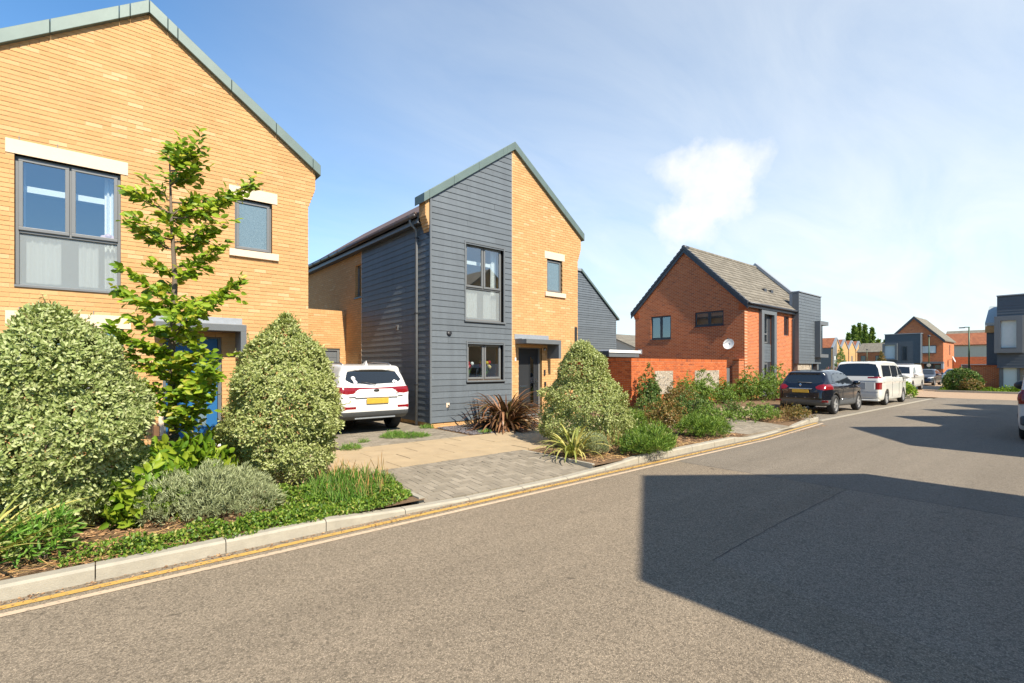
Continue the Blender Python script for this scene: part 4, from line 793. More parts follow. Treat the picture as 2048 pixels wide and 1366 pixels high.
dd = thing('satellite_dish', 'white satellite dish on the sunlit side of the far red house', 'satellite dish', (83.5, 12.0, 2.6)); MB().lathe([(.4, .1), (.25, .04), (.001, 0), (.001, -.02), (.41, .085), (.4, .1)], 20, Matrix.Translation((83, 11.6, 2.6)) @ Matrix.Rotation(R(70), 4, 'X')).build('reflector', 'dish_white', dd, True); MB().tube([(83, 11.6, 2.6), (83, 12.1, 2.5)], .03, 6).build('mount', 'steel', dd)
gr = thing('brick_garage', 'red brick garage with wide dark door beside the far house', 'garage', (87, 8, .05)); Fr = FW(86.0); m = MB(); wall_slab(m, Fr, -12.0, 0.0, -.05, 2.95, [(-11.2, -8.4, .05, 1.95)], 0, .3); m.build('wall', 'red_brickwork_y', gr); MB().fbox(Fr, -11.2, -8.4, .1, .15, .05, 1.95).build('garage_door', 'dark_cladding', gr); m = MB(); bars(m, Fr, -11.25, -8.35, -.05, 2.0, .08, -.02, .1); m.build('door_frame', 'lead', gr); MB().box(86.3, 92, 0, 11.99, 2.7, 2.85).build('roof', 'lead', gr)
ho = gabled('orange_roof_house', 'cream walled house with long orange tiled roof beyond the far garage', 105, 112, -2, 17.5, 5.1, 7.0, 'y', 'stone', 'stone', 'orange_roof_y'); gabled('grey_roof_house', 'grey roofed house just showing over the orange roof', 126, 134, -2, 19, 6.6, 8.6, 'y', 'stone', 'red_brickwork_y', 'grey_roof_y')
for i, (xc, ap) in enumerate(((130.9, 8.25), (136.4, 8.05), (142.0, 7.95), (147.5, 8.0))):
    s = gabled('saw_tooth_house', ['leftmost of the pale brick saw-tooth houses, dark boarded side and orange roof', 'second of the pale brick saw-tooth houses from the left', 'third of the pale brick saw-tooth houses from the left', 'rightmost of the pale brick saw-tooth houses with grey right half'][i], xc - 2.74, xc + 2.74, 38.6, 49, 5.9, ap, 'y', 'yellow_brickwork_x', 'dark_cladding' if i == 0 else 'yellow_brickwork_y', 'orange_roof_y', 'saw-tooth terrace', over=.0, barge='lead')
    Fy = FS(38.6); rect_windows(s, Fy, [(xc - .45, xc + .45, 1.9, 4.3)], glass='flat_pane')
    if i in (0, 3): MB().prism(Fy, [(xc - 2.74, 0), (xc, 0), (xc, ap - .1), (xc - 2.74, 5.9)] if i == 0 else [(xc, 0), (xc + 2.74, 0), (xc + 2.74, 5.9), (xc, ap - .1)], -.06, -.001).build('cladding', 'trim_grey', s); rect_windows(s, FS(38.54), [(xc + (-1.9 if i == 0 else .9), xc + (-.9 if i == 0 else 1.9), 2, 4.2)], glass='light_pane')
    if i: MB().tube([(xc - 2.74, 38.5, 5.8), (xc - 2.74, 38.5, 0)], .06, 6).build('downpipe', 'dark_frame', s)
hg = gabled('grey_roof_house', 'low red brick house with grey roof right of the saw-tooth terrace', 131, 139, 24, 34.6, 4.9, 6.9, 'y', 'red_brickwork_x', 'red_brickwork_y', 'grey_roof_y'); F13 = FW(131); rect_windows(hg, F13, [(-33.9, -33.0, 2.9, 4.1), (-31.2, -30.2, 2.9, 4.1)], glass='flat_pane'); MB().fbox(F13, -29.8, -24, -.04, -.001, .1, 4.9).build('cladding', 'dark_cladding', hg)
for y in (34.2, 31.4): tag(MB().box(128, 128.3, y, y + 1.3, -.05, 2.2).build('yard_wall', 'red_brickwork_y'), 'sunlit orange yard wall %s the low grey roofed house' % ('left of' if y > 33 else 'in front of'), 'wall')
gabled('grey_roof_house', 'distant grey tiled roof between the boarded gable and the red house', 47, 56, 33, 44, 3.4, 5.6, 'x', 'stone', 'stone', 'grey_roof_x')
# right-hand boarded house across the junction
hx = thing('boarded_house', 'dark boarded box fronted house with big white windows at the right edge', 'house', (50, 2, .05)); F5 = FW(46.5)
def U(x): return -onX(x, 700, 46.5)[0]
def Zx(y, x=2010): return onX(x, y, 46.5)[1]
b = MB().box(46.51, 50, -4, -U(1994), Zx(736), Zx(592)).build('clad_box', 'dark_frame', hx); lay_boards(b, F5, lambda z: (U(1994), 4.0), Zx(736), Zx(593), [(U(2000), U(2040), Zx(703), Zx(636))], 'dark_cladding', exp=.19)
MB().box(46.4, 50, -4, -U(1993), Zx(592) + .001, Zx(590)).build('box_cap', 'lead', b)
m = MB(); bars(m, F5, U(1990), U(2047), Zx(706), Zx(633), .3, -.45, .0); sf = m.build('window_surround', 'trim_grey', b); MB().fbox(F5, U(2000), U(2037), -.12, -.05, Zx(697), Zx(640)).build('pane', 'light_pane', sf); m = MB(); bars(m, F5, U(1999), U(2038), Zx(698), Zx(639), .08, -.2, -.04); m.fbox(F5, U(1993.5), U(1999) - .001, -.2, -.04, Zx(698), Zx(640)); m.build('window_frame', 'dark_frame', sf)
lw = MB().box(46.8, 50, -4, -U(1998), -.05, Zx(736) - .002).build('lower_wall', 'flint_mortar', hx); F6 = FW(46.8); flints(lw, F6, U(2040), 3.5, .1, 2.0, 240)
m = MB(); bars(m, F6, U(1998), U(2039), Zx(777), Zx(718) - .15, .12, -.16, .0); m.fbox(F6, U(1998) + .12, U(2006), -.15, .0, Zx(777), Zx(718) - .28); lf = m.build('window', 'trim_grey', hx); MB().fbox(F6, U(2006), U(2038), -.09, -.04, Zx(775), Zx(720) - .2).build('pane', 'blind', lf)
ym = onX(1973, 700, 48.2)[0]; MB().box(48.2, 55, -4, ym, -.05, 4.55).build('main_wall', 'dark_cladding', hx); FX = FW(48.2); lay_boards(hx, FX, lambda z: (-ym, -ym + .9), 1.9, 4.1, [], 'dark_cladding', exp=.17)
MB().fbox(FX, -ym - .05, -ym + .5, -.25, .0, 4.1, 4.56).build('kneeler', 'yellow_brickwork_y', hx)
MB().prism(Frame((0, ym - .5, 0), (1, 0, 0), (0, 1, 0)), [(47.9, 4.58), (50.2, 5.95), (50.2, 6.15), (47.9, 4.78)], 0, .55).build('coping', 'sky_lit_zinc', hx); MB().prism(Frame((0, -4, 0), (1, 0, 0), (0, 1, 0)), [(47.95, 4.4), (50.2, 5.74), (50.2, 5.89), (47.95, 4.55)], 0, ym + 3.49).build('roof', 'grey_roof_y', hx)
MB().prism(Frame((0, -4, 0), (1, 0, 0), (0, 1, 0)), [(50.2, 5.74), (55.2, 4.4), (55.2, 4.55), (50.2, 5.89)], 0, ym + 4.0).build('roof', 'grey_roof_y', hx); MB().prism(Frame((0, ym - .4, 0), (1, 0, 0), (0, 1, 0)), [(48.2, 4.56), (55, 4.56), (50.2, 5.8)], 0, .39).build('gable', 'dark_cladding', hx)
MB().tube([(47.9, ym - .75, 4.4), (47.9, ym - .75, .1)], .05, 6).build('downpipe', 'pipe_grey', hx)
MB().prism(FW(50.01), [(1.2, -.05), (7.4, -.05), (7.4, 5.6), (4.3, 8.4), (1.2, 5.6)], 0, 5).build('red_gable', 'red_brickwork_y', hx)
bw = thing('garden_wall', 'low red brick wall beside the right-hand boarded house', 'wall', (47.2, 5, .05)); MB().box(47.2, 47.42, onX(1998, 700, 47.2)[0], onX(1942, 700, 47.2)[0], -.05, 1.72).build('wall', 'red_brickwork_y', bw); MB().box(47.16, 47.46, onX(1998, 700, 47.2)[0], onX(1942, 700, 47.2)[0] + .03, 1.721, 1.79).build('coping', 'red_brick', bw)
# lamp posts
def lamp(x, ytop, X, label, arm):
    r = ray(x, ytop); Y, Z = X * r[1] / r[0], CH + r[2] * X / r[0]; l = thing('lamp_post', label, 'lamp post', (X, Y, 0), 'street lamps')
    MB().tube([(X, Y, 0), (X, Y, 1.3)], .085, 10).build('post_base', 'post_green', l, True); MB().tube([(X, Y, 1.3), (X, Y, Z)], [.06, .045], 10).build('post', 'post_green', l, True)
    if arm: m = MB().tube([(X, Y - .05, Z - .02), (X, Y + .25, Z), (X, Y + .32, Z - .03)], .035, 8); m.build('arm', 'post_green', l); MB().box(X - .11, X + .11, Y + .25, Y + .62, Z - .08, Z + .0).build('lantern', 'dark_frame', l, bevel=.02)
    else: MB().lathe([(.05, 0), (.14, .06), (.17, .16), (.1, .24), (.001, .26)], 12, Matrix.Translation((X, Y, Z - .12))).build('lantern', 'dark_frame', l, True)
lamp(1938, 654, 55, 'green street lamp with arm in front of the right-hand wall', True); lamp(1858, 672, 76, 'green street lamp in front of the far red house', False); lamp(1734, 699, 118, 'tiny distant street lamp by the low grey roofed house', False)
sg = thing('post_sign', 'small round sign on the lamp post of the far house', 'sign', (75.9, 12.8, 1.8)); MB().lathe([(.001, 0), (.2, 0), (.2, .02), (.001, .02)], 14, Matrix.Translation((75.9, 76 * ray(1858, 700)[1] / ray(1858, 700)[0], 1.85)) @ Matrix.Rotation(R(-90), 4, 'Y')).build('plate', 'stone', sg)
# ------------------------------------------------------------------ vehicles
def poly_sd(px, pz, poly):                            # signed distance, negative inside
    d = np.full(px.shape, 1e9); ins = np.zeros(px.shape, bool); n = len(poly)
    for i in range(n):
        (ax, az), (bx, bz) = poly[i], poly[(i + 1) % n]; ex, ez = bx - ax, bz - az; wx, wz = px - ax, pz - az
        t = np.clip((wx * ex + wz * ez) / (ex * ex + ez * ez + 1e-12), 0, 1); d = np.minimum(d, (wx - ex * t) ** 2 + (wz - ez * t) ** 2)
        c = ((az <= pz) & (bz > pz)) | ((bz <= pz) & (az > pz)); ins ^= c & (wx < ex * wz / (ez if abs(ez) > 1e-12 else 1e-12))
    d = np.sqrt(d); return np.where(ins, -d, d)
def near_poly(px, pz, poly):
    best = np.full(px.shape, 1e9); qx = px.copy(); qz = pz.copy(); n = len(poly)
    for i in range(n):
        (ax, az), (bx, bz) = poly[i], poly[(i + 1) % n]; ex, ez = bx - ax, bz - az; wx, wz = px - ax, pz - az
        t = np.clip((wx * ex + wz * ez) / (ex * ex + ez * ez + 1e-12), 0, 1); cx_, cz = ax + ex * t, az + ez * t; dd = (px - cx_) ** 2 + (pz - cz) ** 2
        k = dd < best; best[k] = dd[k]; qx[k] = cx_[k]; qz[k] = cz[k]
    return np.sqrt(best), qx, qz
def surface_nets(g, lo, h):
    s = g < 0; c = np.zeros(tuple(n - 1 for n in g.shape), int); sl = lambda a: (slice(a[0], g.shape[0] - 1 + a[0]), slice(a[1], g.shape[1] - 1 + a[1]), slice(a[2], g.shape[2] - 1 + a[2]))
    cor = [(i, j, k) for i in (0, 1) for j in (0, 1) for k in (0, 1)]
    for q in cor: c += s[sl(q)]
    act = (c > 0) & (c < 8); pos = np.zeros(act.shape + (3,)); cnt = np.zeros(act.shape)
    for a in cor:
        for ax in range(3):
            if a[ax]: continue
            b = list(a); b[ax] = 1; ga, gb = g[sl(a)], g[sl(tuple(b))]; x = (ga < 0) != (gb < 0); t = np.where(x, ga / np.where(x, ga - gb, 1), 0)
            for k in range(3): pos[..., k] += np.where(x, a[k] + (t if k == ax else 0), 0)
            cnt += x
    idx = np.full(act.shape, -1); idx[act] = np.arange(act.sum()); ii = np.argwhere(act); V = (ii + pos[act] / cnt[act][:, None]) * h + lo
    Fs = []
    for ax in range(3):
        o = [k for k in range(3) if k != ax]; A = [slice(1, -1)] * 3; A[ax] = slice(0, -1); B = list(A); B[ax] = slice(1, None); a, b = s[tuple(A)], s[tuple(B)]
        x = np.argwhere(a != b); 
        if not len(x): continue
        sa = a[tuple(x.T)]; base = x.copy(); base[:, o[0]] += 1; base[:, o[1]] += 1
        def cell(d0, d1): q = base.copy(); q[:, o[0]] -= d0; q[:, o[1]] -= d1; return idx[tuple(q.T)]
        quad = np.stack([cell(1, 1), cell(0, 1), cell(0, 0), cell(1, 0)], 1); fl = sa if ax != 1 else ~sa
        quad[~fl] = quad[~fl][:, ::-1]; Fs.append(quad)
    return V, np.concatenate(Fs)
def smax(a, b, k): h = np.clip(0.5 - 0.5 * (b - a) / k, 0, 1); return b * (1 - h) + a * h + k * h * (1 - h)
def wheel(parent, x, y, r, wd, side, rim='steel', spokes=5):
    q = Matrix.Translation((x, y, r)) @ Matrix.Rotation(R(-90) * side, 4, 'X')
    tl = MB().lathe([(r * .66, -wd / 2), (r * .9, -wd / 2), (r * .98, -wd * .38), (r, -wd * .2), (r, wd * .2), (r * .98, wd * .38), (r * .9, wd / 2), (r * .66, wd / 2 - .005), (r * .64, wd * .1)], 32, q); ty = tl.build('wheel', 'rubber', parent, True)
    m = MB().lathe([(r * .68, wd / 2 - .012), (r * .6, wd / 2 - .02), (r * .6, wd * .15)], 32, q)
    m.lathe([(.001, wd / 2 - .02), (r * .16, wd / 2 - .025), (r * .17, wd * .2)], 14, q)
    for k in range(spokes):
        a = 2 * math.pi * k / spokes; ca, sa = math.cos(a), math.sin(a)
        for w0 in (-.012, .028):
            P = []
            for rr, ww, zz in ((r * .12, .024, wd / 2 - .028), (r * .63, .02, wd / 2 - .03)):
                for sgn in (-1, 1):
                    for dz in (0, -.03): lx, ly = rr, w0 + sgn * ww; P.append(q @ Vector((lx * ca - ly * sa, lx * sa + ly * ca, zz + dz)))
            m.add(P, [(0, 2, 6, 4), (1, 5, 7, 3), (0, 4, 5, 1), (2, 3, 7, 6), (4, 6, 7, 5), (0, 1, 3, 2)])
    m.build('rim', rim, ty); MB().lathe([(.001, wd * .1), (r * .62, wd * .1)], 20, q).build('brake_disc', 'black_plastic', ty)
def vehicle(name, label, cat, loc, rz, L, W, prof, belt, wx, wr, paint, regions, plan, tumble=.80, h=.03, k=.09, arch=1.16, lower=None, parts=None, rim='alloy', spokes=5, shoulder=.04, group=None):
    t = thing(name, label, cat, loc, group, rz); lo = np.array([-.15, -W / 2 - .15, .05]); Ht = max(p[1] for p in prof)
    nx, ny, nz = int((L + .3) / h) + 2, int((W + .3) / h) + 2, int((Ht + .12) / h) + 2
    xs = lo[0] + np.arange(nx) * h; ys = lo[1] + np.arange(ny) * h; zs = lo[2] + np.arange(nz) * h; X, Z = np.meshgrid(xs, zs, indexing='ij'); P = poly_sd(X, Z, prof)
    for _ in range(2):                                # round the profile corners
        Q = P.copy(); Q[1:-1, 1:-1] = (P[1:-1, 1:-1] * 2 + P[:-2, 1:-1] + P[2:, 1:-1] + P[1:-1, :-2] + P[1:-1, 2:]) / 6; P = Q
    px, pw = zip(*plan); wp = np.interp(X, px, pw); up = np.clip((Z - belt) / (Ht - belt), 0, 1); dn = np.clip((.5 - Z) / .35, 0, 1)
    Wd = wp * (1 - (1 - tumble) * up ** 1.15) - .06 * dn ** 2 - shoulder * np.exp(-((Z - belt - .02) / .05) ** 2) * .0 - np.where(Z > belt, shoulder * np.clip((Z - belt) / .05, 0, 1), 0) + .018 * np.exp(-((Z - belt + .12) / .07) ** 2)
    g = smax(P[:, None, :] * np.ones((1, ny, 1)), np.abs(ys)[None, :, None] - Wd[:, None, :], k)
    for x0 in wx:
        cyl = np.sqrt((X - x0) ** 2 + (Z - wr) ** 2) - wr * arch; inner = (W / 2 - .30) - np.abs(ys); cut = np.maximum(cyl[:, None, :], inner[None, :, None]); g = np.maximum(g, -cut)
    V, Fq = surface_nets(g, lo, h)
    for rg in regions:                                # snap edges of windows and lamps to their outlines
        side = rg['view'] == 'side'; a = V[:, 0] if side else np.abs(V[:, 1]); d, qa, qz = near_poly(a, V[:, 2], rg['poly']); xm = L / 2
        ok = (d < h * .6) & ((np.abs(V[:, 1]) > W * .25) if side else ((V[:, 0] < rg.get('xmax', xm)) if rg['view'] == 'rear' else (V[:, 0] > rg.get('xmin', xm))))
        if side: V[ok, 0] = qa[ok]
        else: V[ok, 1] = np.sign(V[ok, 1]) * qa[ok]
        V[ok, 2] = qz[ok]
    C = V[Fq].mean(1); Nn = np.cross(V[Fq[:, 2]] - V[Fq[:, 0]], V[Fq[:, 3]] - V[Fq[:, 1]]); Nn /= np.linalg.norm(Nn, axis=1)[:, None] + 1e-9
    cls = np.full(len(Fq), -1)
    for i, rg in enumerate(regions):
        if rg['view'] == 'side': ok = (np.abs(Nn[:, 1]) > .35) & (np.abs(C[:, 1]) > W * .25) & (poly_sd(C[:, 0], C[:, 2], rg['poly']) < 0)
        elif rg['view'] == 'rear': ok = (Nn[:, 0] < -.12) & (C[:, 0] < rg.get('xmax', L / 2)) & (poly_sd(np.abs(C[:, 1]), C[:, 2], rg['poly']) < 0)
        else: ok = (Nn[:, 0] > .12) & (C[:, 0] > rg.get('xmin', L / 2)) & (poly_sd(np.abs(C[:, 1]), C[:, 2], rg['poly']) < 0)
        if 'side_poly' in rg: ok |= (np.abs(Nn[:, 1]) > .2) & (np.abs(C[:, 1]) > W * .36) & (C[:, 0] < 1) & (poly_sd(C[:, 0], C[:, 2], rg['side_poly']) < 0)
        cls[ok & (cls < 0)] = i
    for i, rg in enumerate(regions):                  # keep one piece per lamp or pane
        for s in (-1, 1) if rg.get('split') else (0,):
            sel = np.where((cls == i) & ((C[:, 1] * s > 0) if s else True))[0]
            if not len(sel): continue
            root = {}
            def find(a):
                while root.setdefault(a, a) != a: root[a] = root[root[a]]; a = root[a]
                return a
            for fc in Fq[sel]:
                r0 = find(int(fc[0]))
                for v_ in fc[1:]: root[find(int(v_))] = r0
            lab = np.array([find(int(fc[0])) for fc in Fq[sel]]); u_, n_ = np.unique(lab, return_counts=True); cls[sel[lab != u_[n_.argmax()]]] = -1
    arch_in = np.zeros(len(Fq), bool)
    for x0 in wx: arch_in |= (np.hypot(C[:, 0] - x0, C[:, 2] - wr) < wr * arch + h * .35) & (np.abs(C[:, 1]) < W / 2 - .06)
    cls[arch_in & (cls < 0)] = 1000
    if lower: cls[(cls < 0) & (C[:, 2] < lower)] = 1001
    def sub(sel, nm, mat, off=0.0):
        f = Fq[sel]
        if not len(f): return None
        u, inv = np.unique(f, return_inverse=True); v = V[u].copy()
        me = bpy.data.meshes.new(nm); me.from_pydata(v.tolist(), [], inv.reshape(f.shape).tolist()); me.update(); me.polygons.foreach_set('use_smooth', [True] * len(me.polygons))
        me.materials.append(M[mat]); o = bpy.data.objects.new(nm, me); col.objects.link(o); o.parent = t; return o
    sub(cls == -1, 'body', paint); sub(cls == 1000, 'wheel_well', 'black_plastic'); sub(cls == 1001, 'lower_cladding', 'grey_plastic')
    for i, rg in enumerate(regions):
        if rg.get('split'):
            for s in (-1, 1): sub((cls == i) & (C[:, 1] * s > 0), rg['name'], rg['mat'])
        else: sub(cls == i, rg['name'], rg['mat'])
    T = MB_local(t); T.wy = lambda x, z: float(Wd[min(nx - 1, int((x - lo[0]) / h)), min(nz - 1, int((z - lo[2]) / h))])
    for x0 in wx:
        for s in (-1, 1): T.wheel(x0, s * (W / 2 - .12), wr, .215, s, rim, spokes)
    if parts: parts(T)
    return t
def door_lines(T, xs, z0, z1, handles, mat):
    for s in (-1, 1):
        for x in xs: T.tube('shut_line', 'black_plastic', [(x, s * (T.wy(x, z) + .001), z) for z in np.linspace(z0, z1, 6)], .007, 5)
        for x, z in handles: y = T.wy(x, z) + .012; T.box('door_handle', mat, x, x + .2, s * y - .012, s * y + .012, z, z + .03)
class MB_local:                                       # builds parts in the vehicle's own coordinates
    def __init__(s, t): s.t = t; s.w = world(t)
    def put(s, mb, name, mat, smooth=False, bevel=0.0, parent=None):
        o = bpy.data.objects.new(name, mb.mesh(name, smooth)); col.objects.link(o); o.data.materials.append(M[mat]); o.parent = parent or s.t
        if bevel: m = o.modifiers.new('b', 'BEVEL'); m.width = bevel; m.segments = 2; m.limit_method = 'ANGLE'
        return o
    def wheel(s, *a):
        global link
        keep = link
        def loc(name, me, mat, parent=None, mtx=None):
            o = bpy.data.objects.new(name, me); col.objects.link(o); me.materials.append(M[mat]); o.parent = parent; return o
        link = loc
        try: wheel(s.t, *a)
        finally: link = keep
    def box(s, name, mat, *b, bevel=.01, parent=None): return s.put(MB().box(*b), name, mat, bevel=bevel, parent=parent)
    def tube(s, name, mat, pts, r, n=8, parent=None): return s.put(MB().tube(pts, r, n), name, mat, True, parent=parent)
    def mirror(s, x, y, z, paint, sc=1.0):
        for sg in (-1, 1):
            q = Matrix.Translation((x, sg * (y + .09), z)) @ Matrix.Diagonal((.10 * sc, .13 * sc, .085 * sc, 1)); pr = [(math.sin(a), -math.cos(a)) for a in np.linspace(0.01, math.pi - .01, 9)]
            s.put(MB().lathe(pr, 14, q), 'mirror', paint, True)
def text_mesh(body, size, depth=.002):
    cu = bpy.data.curves.new('t', 'FONT'); cu.body = body; cu.size = size; cu.extrude = depth; cu.align_x = 'CENTER'; cu.align_y = 'CENTER'
    o = bpy.data.objects.new('t', cu); col.objects.link(o); dg = bpy.context.evaluated_depsgraph_get(); me = bpy.data.meshes.new_from_object(o.evaluated_get(dg)); bpy.data.objects.remove(o); bpy.data.curves.remove(cu); return me
def rear_text(T, body, size, x, y, z, mat, parent=None):   # reads from behind the car (looking along +x), y to the left
    me = text_mesh(body, size); me.materials.clear(); me.materials.append(M[mat]); o = bpy.data.objects.new('lettering', me); col.objects.link(o); o.parent = parent or T.t
    o.matrix_basis = Matrix(((0, 0, -1, x), (-1, 0, 0, y), (0, 1, 0, z), (0, 0, 0, 1)))
def reg(name, mat, view, poly, **k): return dict(name=name, mat=mat, view=view, poly=poly, **k)
def planf(L, W, r0=.25, f0=.86, r1=.45, f1=.78): return [(-.2, W / 2 * (f0 - .1)), (0, W / 2 * f0), (r0, W / 2 * .97), (r0 + .5, W / 2), (L - r1 - .8, W / 2), (L - r1, W / 2 * .96), (L, W / 2 * f1), (L + .2, W / 2 * .6)]

# --- white crossover on the drive
def p_suv(T):
    T.box('number_plate', 'yellow_plate', -.035, -.01, -.27, .27, .72, .85); T.box('plate_recess', 'paint_white', -.012, .06, -.52, .52, .865, .89)
    for (y0, y1, z) in ((-.80, -.5, .60), (.5, .80, .60)): T.box('fog_lamp', 'red_lamp', -.0, .16, y0, y1, z, z + .075)
    T.box('tailgate_line', 'dark_frame', .0, .02, -.6, .6, .655, .662); T.box('tailgate_line', 'dark_frame', .012, .04, -.66, -.3, .88, .892); T.box('tailgate_line', 'dark_frame', .012, .04, .3, .66, .88, .892)
    T.box('skid_plate', 'lead', .10, .2, -.5, .5, .37, .42); T.box('exhaust_box', 'rubber', .75, 1.3, -.5, .2, .22, .34)
    em = T.put(MB().lathe([(.001, .0), (.05, .0), (.052, .006), (.001, .012)], 20, Matrix.Translation((.045, 0, 1.03)) @ Matrix.Rotation(R(-90), 4, 'Y') @ Matrix.Diagonal((.62, 1.35, 1, 1))), 'badge', 'black_plastic', True); rear_text(T, 'KIA', .045, .03, 0, 1.03, 'chrome')
    rear_text(T, 'CRDi', .035, .035, -.52, .95, 'dark_frame')
    for s in (-1, 1): T.tube('roof_rail', 'steel', [(.55, s * .60, 1.6), (.7, s * .61, 1.66), (1.6, s * .62, 1.685), (2.2, s * .61, 1.645)], .018)
    T.put(MB().add([(.62, -.03, 1.615), (.62, .03, 1.615), (.85, .015, 1.64), (.85, -.015, 1.64), (.63, 0, 1.73)], [(0, 1, 4), (1, 2, 4), (2, 3, 4), (3, 0, 4)]), 'aerial', 'paint_white'); T.mirror(3.0, .92, 1.1, 'paint_white')
    for (y, z, s) in ((.50, 1.31, .05), (.49, 1.26, .035), (.47, 1.22, .045), (-.50, 1.24, .03), (-.54, 1.22, .035), (-.47, 1.22, .028)):
        T.put(MB().lathe([(.001, 0), (s, 0), (s * .9, .003), (.001, .003)], 7, Matrix.Translation((.085 + (z - 1.14) * .70, y, z)) @ Matrix.Rotation(R(-62), 4, 'Y')), 'sticker', 'white_paint')
    T.tube('wiper', 'black_plastic', [(.07, 0, 1.17), (.10, .35, 1.22)], .012)
prof = [(.95, .26), (.30, .34), (.07, .42), (.0, .54), (.0, .7), (.045, .9), (.06, 1.05), (.10, 1.14), (.33, 1.46), (.28, 1.535), (.36, 1.6), (.8, 1.635), (1.7, 1.645), (2.4, 1.6), (2.75, 1.5), (3.4, 1.09), (4.2, .95), (4.42, .75), (4.46, .45), (4.3, .22)]
sw = [[(.75, 1.14), (2.95, 1.10), (2.62, 1.43), (2.2, 1.53), (1.2, 1.54), (.62, 1.38)]]
vehicle('parked_car', 'white crossover car parked on the drive between the two yellow houses', 'car', (4.90, 10.72, .12), R(90), 4.46, 1.86, prof, 1.08, (.92, 3.58), .345, 'paint_white',
        [reg('rear_window', 'car_glass', 'rear', [(0, 1.17), (.56, 1.19), (.69, 1.27), (.60, 1.46), (.3, 1.50), (0, 1.505)]), reg('tail_lamp', 'red_lamp', 'rear', [(0, 1.085), (.45, 1.10), (.95, 1.115), (.95, .99), (.70, .945), (.55, .955), (.42, 1.055), (0, 1.062)]),
         reg('side_window', 'car_glass', 'side', sw[0], split=True)], planf(4.46, 1.86, .3, .88), lower=.55, parts=p_suv, spokes=5)
# --- black hatchback in the bay
def p_cap(T):
    T.box('plate_garnish', 'chrome', -.03, .03, -.37, .37, .885, .925, bevel=.015); T.box('number_plate', 'yellow_plate', -.03, -.005, -.27, .27, .765, .875)
    d = T.put(MB().add([(-.005, 0, 1.10), (-.005, .042, 1.04), (-.005, 0, .98), (-.005, -.042, 1.04), (-.015, 0, 1.065), (-.015, .016, 1.04), (-.015, 0, 1.015), (-.015, -.016, 1.04)], [(0, 1, 5, 4), (1, 2, 6, 5), (2, 3, 7, 6), (3, 0, 4, 7)]), 'badge', 'chrome')
    rear_text(T, 'CAPTUR', .055, .0, .52, .83, 'chrome'); rear_text(T, 'dCi', .05, -.005, -.5, .83, 'chrome'); T.tube('wiper', 'black_plastic', [(.15, 0, 1.09), (.19, .16, 1.13), (.18, -.3, 1.115)], .012)
    for y in (-.7, .7): T.box('fog_reflector', 'red_lamp', .03, .12, y - .14, y + .14, .44, .51)
    door_lines(T, (1.46, 2.62), .45, 1.0, ((1.25, .88), (1.6, .88)), 'paint_black')
    T.tube('aerial', 'black_plastic', [(1.0, 0, 1.55), (.85, 0, 1.75)], .006, 5); T.mirror(2.75, .87, 1.08, 'paint_black')
    for s in (-1, 1): T.tube('side_trim', 'chrome', [(1.35, s * .885, .52), (1.8, s * .895, .50), (2.4, s * .89, .50)], .012)
    for y in (-.45, -.15, .15, .45): T.put(MB().lathe([(.001, 0), (.013, 0), (.001, .006)], 8, Matrix.Translation((-.005, y, .6)) @ Matrix.Rotation(R(-90), 4, 'Y')), 'parking_sensor', 'chrome')
prof = [(.6, .27), (.16, .33), (.03, .42), (.0, .55), (.02, .75), (.06, .92), (.16, 1.05), (.52, 1.40), (.44, 1.455), (.60, 1.515), (1.0, 1.55), (1.7, 1.565), (2.2, 1.535), (2.5, 1.46), (3.15, 1.02), (3.8, .88), (4.05, .7), (4.1, .4), (3.95, .22)]
vehicle('parked_car', 'black hatchback parked in the bay, nearest of the parked row', 'car', (19.05, 6.74, .012), 0, 4.12, 1.78, prof, 1.0, (.80, 3.40), .345, 'paint_black',
        [reg('rear_window', 'car_glass', 'rear', [(0, 1.10), (.48, 1.11), (.60, 1.17), (.50, 1.37), (.3, 1.405), (0, 1.41)]), reg('tail_lamp', 'red_lamp', 'rear', [(.44, .97), (.56, 1.05), (.95, 1.07), (.95, .90), (.70, .86), (.50, .89)], split=True, side_poly=[(-.05, .88), (.08, .88), (.42, 1.0), (.36, 1.06), (-.05, 1.07)]),
         reg('side_window', 'car_glass', 'side', [(1.5, 1.05), (2.85, 1.03), (2.4, 1.42), (1.55, 1.46)], split=True), reg('rear_side_window', 'car_glass', 'side', [(.72, 1.14), (1.44, 1.055), (1.49, 1.46), (.98, 1.41)], split=True)], planf(4.12, 1.78, .5, .80), tumble=.70, k=.13, shoulder=.05, lower=.52, parts=p_cap, spokes=5)
# --- white people carrier
def p_mpv(T):
    T.box('number_plate', 'yellow_plate', -.03, .0, -.0, .36, .78, .98); T.box('plate_panel', 'lead', -.012, .02, -.36, .4, .72, 1.0); T.box('tailgate_line', 'grey_plastic', -.004, .03, -.75, .75, 1.07, 1.078); T.box('bumper_line', 'grey_plastic', -.006, .04, -.8, .8, .60, .608)
    door_lines(T, (1.79, 2.94, 3.5), .35, 1.16, ((2.1, 1.0), (3.05, 1.0)), 'paint_cream')
    T.box('skirt', 'paint_cream', .0, .4, -.82, .82, .2, .28, bevel=.03); T.mirror(3.72, .9, 1.22, 'paint_cream', 1.3)
    for s in (-1, 1): T.box('sliding_rail', 'grey_plastic', .4, 2.0, s * .895 - .006, s * .895 + .006, 1.10, 1.115)
prof = [(.14, .22), (.02, .34), (.0, .5), (.0, 1.05), (.05, 1.22), (.22, 1.75), (.30, 1.84), (.55, 1.89), (1.6, 1.93), (2.9, 1.9), (3.25, 1.8), (3.9, 1.22), (4.55, 1.05), (4.76, .75), (4.8, .38), (4.6, .2)]
